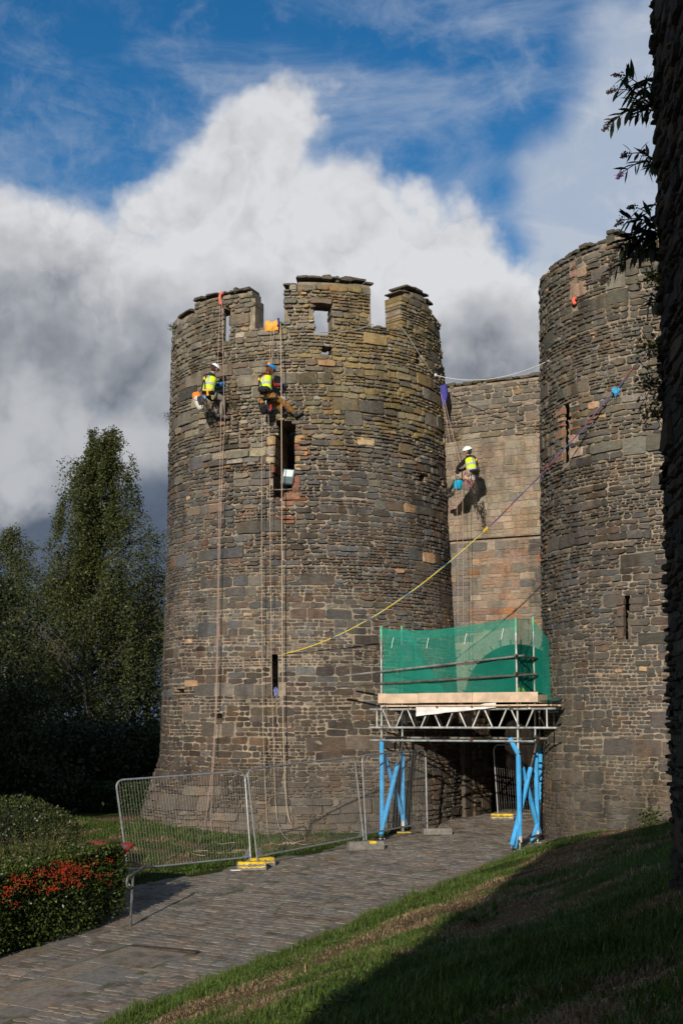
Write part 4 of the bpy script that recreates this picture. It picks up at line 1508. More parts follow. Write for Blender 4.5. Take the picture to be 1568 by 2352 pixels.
def block(px, py, Y, L, ang, label, yellow=0.0, h=.15, wd=.24, holes=True):
    p = at(px, py, Y)
    g = Gs(p.x, p.y)
    c_, v_ = cv(p.x, p.y)
    g = max(g, float(G0(p.x, p.y)) + (.012 if pathl(v_) < c_ < PATH_R else 0))
    b = thing("concrete_block", label, "block", (p.x, p.y, g), "weighted feet of the fence panels")
    rot = Matrix.Rotation(ang, 3, 'Z')
    mb = MB()
    # tapered block: wider at the bottom, two hand slots cut under the ends
    hw, hl = wd / 2, L / 2
    V = []
    for (z, k) in ((0, 1.0), (h * .55, 1.0), (h, .86)):
        for (a, d) in ((-1, -1), (1, -1), (1, 1), (-1, 1)):
            V.append(Vector((p.x, p.y, g)) + rot @ Vector((a * hl * (k if k == 1 else .95), d * hw * k, z)))
    Fc = [(3, 2, 1, 0)] + [(r * 4 + i, r * 4 + (i + 1) % 4, r * 4 + 4 + (i + 1) % 4, r * 4 + 4 + i) for r in range(2) for i in range(4)] + [(8, 9, 10, 11)]
    mb.add(V, Fc)
    mb.build("body", M_CONC, b)
    mb = MB()
    for k in range(-1, 2):
        q = Vector((p.x, p.y, g + h)) + rot @ Vector((k * L * .28, 0, .001))
        mb.tube([q, q + Vector((0, 0, .006))], .026, 8)
    mb.build("socket", M_BLACK, b)
    if yellow:
        mb = MB()
        k0, k1 = (-.97, .97) if yellow > .8 else (.15, .6)
        V = []
        nn = 10
        for i in range(nn + 1):
            a = lerp(k0, k1, i / nn) * hl * .95
            lo = h * (.30 + random.uniform(-.12, .12)) if yellow > .8 else h * .75
            for (y_, z_) in ((-hw * 1.0 - .003, lo), (-hw * .862 - .003, h + .003), (hw * .862 + .003, h + .003)):
                V.append(Vector((p.x, p.y, g)) + rot @ Vector((a, y_, z_)))
        Fc = [(i * 3 + j, i * 3 + 3 + j, i * 3 + 4 + j, i * 3 + 1 + j) for i in range(nn) for j in range(2)]
        mb.add(V, Fc)
        mb.build("paint", M_YEL, b)
    return b
AF = math.atan2(UY, UX)
block(577, 1998, 29.95, .62, R2D(8), "yellow painted block in front at the first fence joint", 1.0, h=.17)
block(597, 1988, 30.45, .62, R2D(28), "yellow painted block half hidden behind another at the first fence joint", 1.0, h=.17)
block(839, 1951, 32.6, .84, R2D(16), "bare grey block with a small yellow mark under the second fence joint", .3, h=.19)
block(1003, 1912, 34.9, .72, R2D(8), "plain dark grey block on the cobbles just right of the fence", 0, h=.15)
pq = sp(5.52, -.40, 0); x_, y_ = proj((pq.x, pq.y, Gs(pq.x, pq.y)))
block(x_ + 8, y_, pq.y, .62, R2D(-6), "yellow and black block inside the gateway under a fence post", 1.0, h=.15)

# ------------------------------------------------------------------ ropes and their protectors
def lead(pts, off=.3):
    """points (px, py) hung in front of the left tower"""
    out_ = []
    for p in pts:
        x, y = p[:2]; o = p[2] if len(p) > 2 else off
        u, z = uz(lambda u, z, d=0.0: left_pos(u, z, o), x, y)
        out_.append(Vector(left_pos(u, z, o)))
    return out_
def dense(pts, n=6):
    pts = [Vector(p) for p in pts]; out_ = []
    for i in range(len(pts) - 1):
        p0, p1, p2, p3 = pts[max(i - 1, 0)], pts[i], pts[i + 1], pts[min(i + 2, len(pts) - 1)]
        for k in range(n):
            t = k / n
            out_.append(.5 * ((2 * p1) + (p2 - p0) * t + (2 * p0 - 5 * p1 + 4 * p2 - p3) * t * t + (3 * p1 - p0 - 3 * p2 + p3) * t ** 3))
    return out_ + [pts[-1]]
def rope(pts, r, c, label, group=None, n=5, dn=6):
    mb = MB(); mb.tube(dense(pts, dn), r, n, c)
    o = mb.build("rope", M_ROPE)
    tag(o, label, "rope", group)
    return o
def onground(x, y, h=.03):
    return Vector((x, y, Gs(x, y) + h))
def gpix(px, py):
    r = ray(px, py); Y = 25.0
    for _ in range(30):
        p = r * (Y / r.y); g = Gs(p.x, p.y)
        Y = Y * (g / p.z if p.z < 0 and g < 0 else 1)
    p = r * (Y / r.y)
    return Vector((p.x, p.y, Gs(p.x, p.y) + .03))
BEI = (.40, .31, .235); PIN = (.36, .255, .21); TAN = (.38, .30, .225)
def loops(px, py, n, s_):
    b = gpix(px, py); out_ = []
    for i in range(n * 5):
        a = i * 1.26 + random.uniform(-.2, .2)
        x, y = b.x + s_ * math.cos(a) * random.uniform(.5, 1.1) + i * .004, b.y + s_ * .7 * math.sin(a) * random.uniform(.5, 1.1)
        out_.append(onground(x, y))
    return out_
rope(lead([(507, 684, .06), (503, 760, .2), (500, 842, .40)]) , .0072, PIN, "pink rope from battlement down to white helmeted worker on the tower's left")
rope(lead([(510, 686, .08), (512, 800, .40), (514, 900, .45), (516, 960, .42), (512, 1050, .34), (505, 1250, .3), (500, 1500, .28), (497, 1640, .26), (490, 1760, .24), (485, 1850, .2), (487, 1905, .16)]) + [gpix(500, 1935), gpix(540, 1938), gpix(525, 1955), gpix(500, 1962), gpix(560, 1960)] + loops(550, 1958, 2, .22), .0078, PIN,
     "pink and white rope hanging furthest right of the left pair below the white helmeted worker")
rope(lead([(508, 925, .45), (506, 1050, .32), (501, 1300, .30), (496, 1600, .27), (488, 1750, .24), (478, 1840, .2), (470, 1895, .18)]) + [gpix(455, 1942), gpix(430, 1962), gpix(470, 1950), gpix(480, 1938), gpix(440, 1958), gpix(470, 1968)] + loops(460, 1955, 1, .2), .0078, PIN,
     "pink and white rope hanging furthest left on the tower, coiled at its foot")
rope(lead([(624, 752, .08), (621, 790, .3), (618, 850, .45)]), .0068, BEI, "thin beige rope from orange pad to blue helmeted worker, left strand")
rope(lead([(631, 754, .08), (626, 790, .3), (622, 850, .45)]), .0068, BEI, "thin beige rope from orange pad to blue helmeted worker, right strand")
rope(lead([(644, 742, .08), (645, 800, .36), (646, 900, .45), (647, 1100, .40), (648, 1400, .34), (650, 1650, .30), (653, 1760, .26), (658, 1850, .2), (668, 1890, .15)]) + [gpix(690, 1912), gpix(702, 1925), gpix(690, 1935), gpix(660, 1943), gpix(690, 1936)] + loops(665, 1940, 2, .2), .013, TAN,
     "thick tan doubled rope running past the broken window and the arrow slit")
rope(lead([(602, 930, .45), (601, 1050, .4), (601, 1300, .35), (603, 1600, .3), (607, 1760, .26), (611, 1850, .2), (614, 1905, .14)]) + [gpix(622, 1938), gpix(650, 1942), gpix(660, 1936)], .0072, BEI,
     "beige rope hanging below the blue helmeted worker, left of the broken window")
rope(lead([(616, 945, .5), (619, 1050, .42), (621, 1300, .36), (624, 1550, .3), (629, 1740, .26), (633, 1850, .2), (640, 1895, .14)]) + [gpix(655, 1926), gpix(690, 1942), gpix(715, 1940)], .0072, BEI,
     "beige rope passing just left of the broken window's edge")
# third worker's two lines, from the angle of tower and wall
def hang(pts):
    return [Vector(at(x, y, Y)) for x, y, Y in pts]
rope(hang([(1013, 905, 38.0), (1024, 960, 37.3), (1038, 1050, 36.8), (1047, 1125, 36.7), (1050, 1250, 36.75), (1052, 1430, 36.8), (1052, 1560, 36.9)]), .0072, PIN, "pink rope in the angle of tower and wall in front of seated worker's hand")
rope(hang([(1018, 908, 38.0), (1032, 970, 37.4), (1050, 1040, 37.0), (1061, 1085, 36.95), (1062, 1180, 36.95), (1064, 1430, 37.0), (1066, 1560, 37.1)]), .0072, PIN, "pink rope above and below the seated worker against pink ashlar")
# long inclined tether and the white safety line
A_, B_ = Vector(left_pos(*uz(left_pos, 637, 1505), -.05)), Vector(right_pos(*uz(right_pos, 1482, 806), .05))
B_ = B_ + Vector((.1, .0, .05))
def teth(f0, f1, n, sag=1.35, off=0.0, tw=0.0):
    out_ = []
    for i in range(n + 1):
        f = lerp(f0, f1, i / n)
        p = A_.lerp(B_, f); p.z -= sag * 4 * f * (1 - f) * (1 - .25 * f)
        p.x += off * math.cos(f * 60 * tw); p.z += off * math.sin(f * 60 * tw)
        out_.append(p)
    return out_
KNOT = .585
mb = MB(); mb.tube(teth(0, KNOT, 30), .011, 6, (.72, .52, .015)); o = mb.build("rope", M_ROPE); tag(o, "yellow lower half of the long tether running up from the arrow slit", "rope")
mb = MB(); mb.tube(teth(KNOT, 1, 30), .012, 6, (.22, .025, .035)); mb.tube(teth(KNOT - .006, KNOT + .006, 2), .03, 6, (.6, .4, .02)); o = mb.build("rope", M_ROPE); tag(o, "dark red upper half of the long tether reaching the right tower", "rope")
mb = MB(); mb.tube(teth(.16, 1, 90, off=.022, tw=1.0), .010, 5, (.025, .16, .32)); o = mb.build("rope", M_ROPE); tag(o, "blue line twisted along the long tether", "rope")
a, b = Vector(left_pos(*uz(left_pos, 996, 862), .05)), Vector(right_pos(*uz(right_pos, 1246, 828), .02))
pts = [a.lerp(b, i / 24) + Vector((0, 0, -.30 * 4 * (i / 24) * (1 - i / 24))) for i in range(25)]
mb = MB(); mb.tube(pts, .012, 6, (.62, .62, .60)); mb.ball(a, .05, 8, 6, (.6, .6, .58)); o = mb.build("rope", M_ROPE); tag(o, "white line sagging across the sky between the two towers", "rope")
rope(lead([(735, 764, .03), (790, 762, .06), (830, 754, .06), (856, 745, .05)]), .016, (.24, .21, .16), "weathered grey rope lying across the sill of the right merlon window", dn=5)
rope(lead([(905, 745, .05), (918, 748, .06), (945, 785, .06), (970, 825, .06), (992, 858, .08)]), .012, (.40, .37, .30), "pale rope running down from right hand merlon to the white safety line", dn=5)
rope(lead([(908, 744, .04), (935, 770, .05), (965, 795, .05), (990, 812, .05)]), .010, (.20, .18, .15), "dark rope slanting across the right merlon's base", dn=5)
# orange pad, blue cloths, pink hose guards
u0, z0 = uz(left_pos, 627, 746)
def pad(a, b):
    return left_pos(u0 + (a - .5) * .40 + .02 * math.sin(b * 5), z0 + .08 - b * .28 + .02 * math.sin(a * 9), .085 + .06 * math.sin(math.pi * b) + .025 * math.sin(a * 11 + b * 4))
mb = MB(); nu, nv = 10, 8
V = [pad(i / nu, k / nv) for k in range(nv + 1) for i in range(nu + 1)]
V += [left_pos(u0 + (i / nu - .5) * .40, z0 + .09, -.25) for i in range(nu + 1)]
Fc = [(k * (nu + 1) + i, (k + 1) * (nu + 1) + i, (k + 1) * (nu + 1) + i + 1, k * (nu + 1) + i + 1) for k in range(nv) for i in range(nu)] + [(i, i + 1, (nv + 1) * (nu + 1) + i + 1, (nv + 1) * (nu + 1) + i) for i in range(nu)]
mb.add(V, Fc, (.78, .36, .065)); mb.tube([left_pos(u0 + .18, z0 + .14, .10), left_pos(u0 + .2, z0 - .02, .15), left_pos(u0 + .17, z0 - .10, .15)], .03, 7, (.045, .04, .16))
tag(mb.build("rope_pad", M_COL, smooth=True), "orange canvas edge pad draped over the battlement gap", "rope pad")
mb = MB(); mb.tube(dense(lead([(515, 673, .0), (508, 674, .09), (505, 682, .11), (507, 700, .10)]), 5), .04, 8, (.62, .16, .12)); tag(mb.build("rope_guard", M_COL, smooth=True), "pink hose guard over the left merlon's top edge", "rope guard")
mb = MB(); mb.tube(dense([right_pos(*uz(right_pos, x, y), o) for x, y, o in ((1322, 686, .05), (1323, 692, .10), (1326, 700, .08))], 4), .045, 8, (.72, .13, .08)); tag(mb.build("rope_guard", M_COL, smooth=True), "red hose stub sticking out of the right tower's upper slit", "rope guard")
P = [at(x, y, Y) for x, y, Y in ((1010, 886, 38.1), (1023, 882, 38.1), (1026, 908, 37.9), (1020, 933, 37.8), (1015, 930, 37.85), (1011, 905, 38.0))]
mb = MB(); V = [Vector(p) for p in P] + [Vector(p) + Vector((.05, .12, 0)) for p in P]
mb.add(V, [tuple(range(6)), tuple(range(11, 5, -1))] + [(i, (i + 1) % 6, 6 + (i + 1) % 6, 6 + i) for i in range(6)], (.05, .047, .22))
tag(mb.build("rope_pad", M_COL), "blue violet cloth edge pad hanging in the corner beside the gate wall", "rope pad")
mb = MB(); c0 = Vector(left_pos(*uz(left_pos, 632, 1590), -.10)); mb.ball(c0, (.06, .06, .16), 8, 7, (.16, .19, .42), fn=lambda v: v * (1 + .25 * math.sin(7 * v.x + 9 * v.z)))
tag(mb.build("plastic_bag", M_HARD), "crumpled blue and white plastic bag stuffed into the foot of the arrow slit", "bag")
mb = MB(); c0 = Vector(right_pos(*uz(right_pos, 1420, 900), .12)); mb.ball(c0, (.10, .05, .09), 9, 7, (.05, .26, .48), fn=lambda v: v * (1 + .3 * math.sin(8 * v.x + 11 * v.z)))
for k in range(5):
    mb.tube([c0, c0 + Vector((random.uniform(-.1, .15), -.03, random.uniform(-.2, -.05)))], .007, 4, (.06, .28, .5))
tag(mb.build("rope_bundle", M_COL), "small bright blue knotted bundle on the right tower below the red tether", "rope")

# ------------------------------------------------------------------ floodlight in the broken window
c0 = Vector(left_pos(*uz(left_pos, 662, 1096), .02))
fl = thing("floodlight", "grey square floodlight tilted on a bracket in the broken window", "floodlight", tuple(c0))
rt_ = Matrix.Rotation(R2D(-6), 3, 'Z') @ Matrix.Rotation(R2D(-24), 3, 'X') @ Matrix.Rotation(R2D(7), 3, 'Y')
M_FL = mat_plain("floodlight_grey", (.10, .135, .14), .5, .3, var=.12)
mb = MB(); mb.bevbox(c0, (.33, .10, .46), .015, rt_); mb.build("housing", M_FL, fl)
mb = MB(); mb.bevbox(c0 + rt_ @ Vector((0, -.052, .085)), (.25, .012, .215), .004, rt_); mb.build("lens", mat_plain("frosted_lens", (.42, .50, .50), .25, var=.1), fl)
for i in range(6):
    for k in range(5):
        mb = MB(); mb.box(c0 + rt_ @ Vector((-.10 + i * .04, -.060, .01 + k * .038)), (.028, .006, .026), rt_, (.75, .8, .8)); mb.build("emitter", M_HARD, fl)
mb = MB(); q = [c0 + rt_ @ Vector((-.185, 0, .0)), c0 + Vector((-.15, .02, -.32)), c0 + Vector((.16, .02, -.32)), c0 + rt_ @ Vector((.185, 0, .0))]
mb.tube(q, .010, 6); mb.tube([c0 + Vector((-.36, .03, -.335)), c0 + Vector((.18, .03, -.325))], .014, 6); mb.build("bracket", M_GALV, fl)
# ------------------------------------------------------------------ dark wall beside the viewer, and an unseen wall set behind to shade it and the bank
DW0 = Vector((3.22, 13.5, 0)); DG = R2D(4.5)
DWD = Vector((-math.sin(DG), -math.cos(DG), 0)); DWN = Vector((-math.cos(DG), math.sin(DG), 0))
def dw_pos(s_, z, d=0.0):
    lean = .012 * (z - 2)
    p = DW0 + DWD * s_ + DWN * (d - lean)
    return (p.x, p.y, z)
dw = thing("dark_wall", "tall shadowed rubble wall along the photo's right edge with plants on it", "wall", dw_pos(3, -1.6))
mb = MB()
for a, b in ((0, 4), (4, 12)):
    for z0_, z1_ in ((-2.6, 3), (3, 9.2)):
        mb.add([dw_pos(a, z0_), dw_pos(b, z0_), dw_pos(b, z1_), dw_pos(a, z1_)], [(3, 2, 1, 0)])
e0 = [dw_pos(0, z) for z in (-2.6, 3, 9.2)]; e1 = [dw_pos(0, z, -1.6) for z in (-2.6, 3, 9.2)]
mb.add(e0 + e1, [(0, 1, 4, 3), (1, 2, 5, 4)])
f0 = [dw_pos(12, z) for z in (-2.6, 9.2)]; f1 = [dw_pos(12, z, -1.6) for z in (-2.6, 9.2)]
mb.add(f0 + f1, [(0, 2, 3, 1)]); mb.add([e0[2], e1[2], f1[1], f0[1]], [(0, 1, 2, 3)]); mb.add([e1[0], e1[2], f1[1], f1[0]], [(0, 1, 2, 3)])
M_DARK = mat_stone("dark_rubble", lichen=.4, streak=.8)  # rubble material of the dark wall
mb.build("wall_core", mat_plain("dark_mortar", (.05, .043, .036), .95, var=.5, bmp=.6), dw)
st = Stones()
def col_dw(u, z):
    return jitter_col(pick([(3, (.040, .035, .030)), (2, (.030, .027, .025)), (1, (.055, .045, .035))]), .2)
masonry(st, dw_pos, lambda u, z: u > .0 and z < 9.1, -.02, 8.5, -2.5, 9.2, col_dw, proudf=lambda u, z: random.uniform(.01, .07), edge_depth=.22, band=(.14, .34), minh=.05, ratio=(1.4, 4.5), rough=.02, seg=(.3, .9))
# ends of the stones in the broken edge
z = -2.4
while z < 9.1:
    hh = random.uniform(.05, .15)
    V, Fc = stone_geo(lambda u, v, d: tuple(Vector(dw_pos(0, v, -u)) - DWD * d), stone_outline(random.uniform(-.045, .01), random.uniform(.25, .5), z + .006, z + hh - .006, .02), random.uniform(.0, .055), .2, .015, .012)
    st.add(V, Fc, col_dw(0, z)); z += hh
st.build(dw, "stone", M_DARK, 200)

tw = thing("shade_wall", "unseen wall with a taller part, set behind the viewer to cast shade", "wall", (2, -6.5, -1))
mb = MB()
def slab(x0, x1, y0, y1, z0_, z1_):
    mb.box(((x0 + x1) / 2, (y0 + y1) / 2, (z0_ + z1_) / 2), (x1 - x0, y1 - y0, z1_ - z0_))
slab(-4.95, -2.2, -7.6, -6.0, -8, 9.0)
for k in range(7): slab(-4.95 + k * .4, -4.75 + k * .4, -7.6, -6.0, 9.0, 9.0 + random.uniform(.05, .3))
slab(-2.2, 9.5, -9.6, -5.9, -8, 15.0)  # taller part added to keep the dark wall in shade
slab(9.5, 40, -7.6, -6.0, -8, 9.0)
mb.build("wall_core", mat_stone("shade_wall_stone", 0), tw)

# a house added out of view on the left keeps the foot of the trees in shade
hs_ = thing("shade_house", "unseen house added off to the left to shade the foot of the trees", "house", (-17.5, 22, -3.7))
mb = MB(); x0, x1, y0, y1, zb, ze, zr = -23.5, -12.0, 19.5, 25.5, -3.9, 7.2, 10.2
ym = (y0 + y1) / 2
mb.add([(x0, y0, zb), (x1, y0, zb), (x1, y1, zb), (x0, y1, zb), (x0, y0, ze), (x1, y0, ze), (x1, y1, ze), (x0, y1, ze), (x0, ym, zr - .1), (x1, ym, zr - .1)], [(0, 1, 5, 4), (2, 3, 7, 6), (1, 2, 6, 9, 5), (3, 0, 4, 8, 7)])
mb.build("wall", mat_stone("shade_house_stone", 0), hs_)
mb = MB()
for ya, yb in ((y0 - .3, ym), (y1 + .3, ym)):
    mb.add([(x0 - .2, ya, ze - .25), (x1 + .2, ya, ze - .25), (x1 + .2, yb, zr), (x0 - .2, yb, zr), (x0 - .2, ya, ze - .1), (x1 + .2, ya, ze - .1), (x1 + .2, yb, zr + .15), (x0 - .2, yb, zr + .15)], [(0, 3, 2, 1), (4, 5, 6, 7), (0, 1, 5, 4), (1, 2, 6, 5), (2, 3, 7, 6), (3, 0, 4, 7)])
mb.build("roof", mat_plain("slate", (.07, .07, .075), .7, var=.3), hs_)
for k in range(3):
    for zz_ in (-2.2, 1.4, 4.6):
        mb = MB(); mb.box((x0 + 2.2 + k * 3.6, y0 - .01, zz_ + .7), (1.0, .08, 1.4), None, (.03, .035, .04)); mb.build("window", M_HARD, hs_)

# ------------------------------------------------------------------ foliage
M_LEAF = mat_leaf("leaf", .5, .22)
M_LEAF2 = mat_leaf("hedge_leaf", .38, .12)
M_BARK = mat_plain("bark", (1, 1, 1), .9, var=.5, scale=9, bmp=.5, use_col=True)
def leaf_mesh(name, P, size, colr, mat, up=None, aspect=.55, flat=.0):
    """a folded rhombic leaf at each point"""
    n = len(P)
    d = rng.normal(size=(n, 3)); d[:, 2] *= .8
    if up is not None: d += up
    d /= np.linalg.norm(d, axis=1, keepdims=True) + 1e-9
    r = rng.normal(size=(n, 3)); r[:, 2] += flat
    s_ = np.cross(d, r); s_ /= np.linalg.norm(s_, axis=1, keepdims=True) + 1e-9
    nn = np.cross(s_, d)
    L = (size * rng.uniform(.65, 1.3, n))[:, None]
    V = np.stack([P, P + d * L * .5 + s_ * L * aspect * .5 + nn * L * .10, P + d * L, P + d * L * .5 - s_ * L * aspect * .5 + nn * L * .10], 1)
    F_ = np.arange(n * 4).reshape(n, 4)
    C = np.repeat(colr, 4, 0)
    return np_mesh(name, V.reshape(-1, 3), F_, C, mat)
def leaf_cols(n, pal, var=.3):
    pal = np.array(pal); k = rng.integers(0, len(pal), n)
    return np.clip(pal[k] * np.exp(rng.normal(size=(n, 1)) * var), 0, 1)

BIRCH = [(.044, .058, .018), (.056, .064, .017), (.038, .052, .019), (.070, .068, .016), (.046, .056, .014)]
DARKG = [(.022, .034, .010), (.028, .038, .010), (.018, .028, .010), (.040, .042, .010)]

def tree(name, label, px, topy, Y, width, kind, nleaf, basez=None, group="trees beyond the tower", lean=0.0):
    top = at(px, topy, Y)
    bx = top.x + lean
    g = basez if basez is not None else Gs(bx, Y) - .3
    H = top.z - g
    root = thing(name, label, "tree", (bx, Y, g), group)
    mb = MB()
    r0 = .02 * H
    bark = (.16, .15, .13) if kind == 'birch' else (.05, .04, .03)
    tp = [Vector((lerp(bx, top.x, (i / 8) ** 1.3) + .12 * math.sin(i * 1.7), Y + .1 * math.cos(i), g + H * i / 8 * .97)) for i in range(9)]
    mb.tube(dense(tp, 3), [r0 * (1 - .93 * i / 24) for i in range(25)], 8, bark)
    mb.build("trunk", M_BARK, root)
    mb = MB()
    pts = []
    cw = width / 2
    nb = 150 if kind == 'birch' else 46
    for b in range(nb):
        f = lerp(.16, .97, (b + random.random()) / nb) if kind == 'birch' else lerp(.10, .96, (b + random.random()) / nb)
        p0 = Vector((lerp(bx, top.x, f ** 1.3), Y, g + H * f))
        if kind == 'birch':
            prof = 1.2 * (1 - f) ** .85 * min(1, .75 + f) * (1 - .35 * sstep(.6, 1.0, f)) + .03
        else:
            prof = math.sin(math.pi * min(1, f * .86 + .14)) ** .6
        R_ = cw * prof * random.uniform(.5, 1.24)
        a = random.uniform(0, 2 * math.pi)
        rise = R_ * ((random.uniform(.4, 1.3) if f > .80 else random.uniform(.35, 1.0)) if kind == 'birch' else random.uniform(.0, .5))
        tip = p0 + Vector((math.cos(a) * R_, math.sin(a) * R_ * .9, rise))
        if tip.z > top.z: tip.z = top.z - random.uniform(0, .3)
        midp = p0.lerp(tip, .5) + Vector((0, 0, .12 * R_))
        br = dense([p0, midp, tip], 4)
        mb.tube(br, [r0 * .22 * (1 - f * .6) * (1 - .85 * i / 8) for i in range(9)], 4, (.06, .05, .04), cap=False)
        m_ = int(nleaf / nb)
        if kind == 'birch':
            ns = max(4, int(3 + R_ * 5))
            per = max(4, int(m_ * (.35 + .65 * min(1, R_ / 1.6))) // ns)
            for s_ in range(ns):
                q = br[min(8, int(random.uniform(.25, 1.0) * 8.99))] + Vector([random.gauss(0, .16) for _ in range(3)])
                Ls = random.uniform(.25, .55) + R_ * random.uniform(.2, .75)
                out_ = Vector((math.cos(a), math.sin(a), 0)) * random.uniform(.0, .35)
                t = np.sort(rng.uniform(0, 1, per))
                base = np.array(q)[None] + np.outer(t, np.array(out_)) + np.stack([np.zeros(per), np.zeros(per), -t ** 1.3 * Ls], 1)
                pts.append(base + rng.normal(size=(per, 3)) * .085)
        else:
            ncl = 5; per = m_ // ncl
            for s_ in range(ncl):
                q = br[int(random.uniform(.3, 1.0) * 8.99)] + Vector([random.gauss(0, .25) for _ in range(3)])
                pts.append(np.array(q)[None] + rng.normal(size=(per, 3)) * np.array([.34, .34, .24]) * random.uniform(.7, 1.4))
    mb.build("limb", M_BARK, root, kind='stuff')
    P = np.concatenate(pts)
    Cc = leaf_cols(len(P), BIRCH if kind == 'birch' else DARKG, .28)
    me = leaf_mesh("crown", P, .112 if kind == 'birch' else .15, Cc, M_LEAF, up=np.array((0, 0, -.5)))
    o = bpy.data.objects.new("crown", me); place(o, root, kind='stuff')
    return root
tree("birch_tree", "tallest weeping birch with a pointed top, left of the tower", 240, 975, 58, 8.4, 'birch', 100000, lean=-.35)
tree("birch_tree", "shorter thin topped birch at the photo's left edge", 30, 1195, 60, 6.4, 'birch', 24000)
tree("broadleaf_tree", "slender dark treetop peeping out right beside the tower's left flank", 352, 1292, 68, 3.0, 'dark', 6000)
tree("broadleaf_tree", "dark bushy tree filling the gap between birch and tower", 318, 1385, 62, 5.0, 'dark', 11000)
tree("broadleaf_tree", "dark broad tree behind the two birches", 130, 1330, 66, 7.0, 'dark', 13000)
tree("broadleaf_tree", "dark tree leaning in from the left edge under the short birch", -20, 1330, 50, 6.0, 'dark', 13000)
tree("broadleaf_tree", "low dark tree in front of the tall birch, left half", 100, 1690, 44, 6.0, 'dark', 13000)
tree("broadleaf_tree", "low dark tree in front of the tall birch, right half", 260, 1700, 46, 5.6, 'dark', 12000)
tree("broadleaf_tree", "lowest dark bushy tree nearest the hedge end and the fence", 330, 1690, 47, 3.6, 'dark', 8000)
tree("broadleaf_tree", "dark tree rising above the left end of the berry hedge", -10, 1600, 40, 5.0, 'dark', 11000)

def hedge_shape(c0, c1, v0, v1, zt, wob=.12):
    """points scattered through the outer layer of a clipped hedge laid along the path"""
    def samp(n, deep=.20):
        out_ = []
        Lc, Lv = c1 - c0, v1 - v0
        aT, aF, aE = Lc * Lv * 1.2, Lv * 1.35, Lc * 1.3
        w_ = np.array([aT, aF, aE, aE, aF * .3]); w_ /= w_.sum()
        k = rng.choice(5, n, p=w_)
        c = rng.uniform(c0, c1, n); v = rng.uniform(v0, v1, n); h = rng.uniform(0.02, 1, n) ** .8
        d = np.abs(rng.normal(size=n)) * deep
        h = np.where(k == 0, 1 - d / 1.3, h)
        c = np.where(k == 1, c1 - d, c); c = np.where(k == 4, c0 + d, c)
        v = np.where(k == 2, v1 - d, v); v = np.where(k == 3, v0 + d, v)
        bul = (fbm(v * 1.3 + 9, h * 2.0 + c, 17) - .5) * 2.6 * wob
        c = np.where(k == 1, c + bul, c); v = np.where(k == 2, v + bul, v)
        # rounded shoulders
        sh = np.clip((h - .55) / .45, 0, 1) ** 2 * .20
        c = np.where(k == 1, c - sh, c); v = np.where(k == 2, v - sh * 1.4, v)
        x, y = UX * c - NXv * v, UY * c - NYv * v
        g = G(x, y)
        top = g + zt + (fbm(x * 1.6, y * 1.6, 27) - .5) * .42 - .14 * np.clip((v - v1 + 1.0) / 1.0, 0, 1) ** 2 * (k == 0)
        z = g + (top - g) * h
        return np.stack([x, y, z], 1), k, h
    return samp
# hedge with red berries
samp = hedge_shape(-16.65, -15.10, 14.2, 20.40, 1.33)
P, k, h = samp(62000, .13)
hx, hy = from_cv(-15.8, 16)
hedge = thing("hedge", "clipped hedge beside the path with orange red berries along its top edge", "hedge", (hx, hy, Gs(hx, hy)))
HG = [(.030, .050, .010), (.040, .060, .012), (.022, .038, .009), (.060, .078, .016)]
C = leaf_cols(len(P), HG, .3)
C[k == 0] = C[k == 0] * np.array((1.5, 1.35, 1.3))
o = bpy.data.objects.new("foliage", leaf_mesh("foliage", P, .058, C, M_LEAF2, flat=1.2)); place(o, hedge, kind='stuff')
# long unclipped shoots on the top
mb = MB(); SP = []
for i in range(170):
    c = random.uniform(-16.5, -15.3); v = random.uniform(15.5, 20.0)
    x, y = from_cv(c, v); z = Gs(x, y) + 1.28
    L = random.uniform(.1, .3) * (1.7 if (v > 18 and random.random() < .35) else 1)
    tip = Vector((x + random.gauss(0, .10), y + random.gauss(0, .08), z + L))
    mb.tube([(x, y, z - .1), tip], .003, 3, (.07, .05, .03), cap=False)
    for j in range(int(12 * L / .2)):
        SP.append(np.array(Vector((x, y, z)).lerp(tip, random.random())) + rng.normal(size=3) * .018)
mb.build("twig", M_BARK, hedge, kind='stuff')
o = bpy.data.objects.new("shoot_leaves", leaf_mesh("shoot_leaves", np.array(SP), .045, leaf_cols(len(SP), [(.065, .075, .018), (.05, .066, .016)], .25), M_LEAF2)); place(o, hedge, kind='stuff')
# dark twiggy inside
mb = MB()
for i in range(300):
    c = random.uniform(-16.4, -15.5); v = random.uniform(14.5, 19.9); x, y = from_cv(c, v); z = Gs(x, y)
    mb.tube([(x, y, z - .05), (x + random.gauss(0, .15), y + random.gauss(0, .15), z + .6), (x + random.gauss(0, .25), y + random.gauss(0, .25), z + 1.15)], [.012, .008, .004], 4, (.035, .028, .02), cap=False)
mb.build("stem", M_BARK, hedge, kind='stuff')
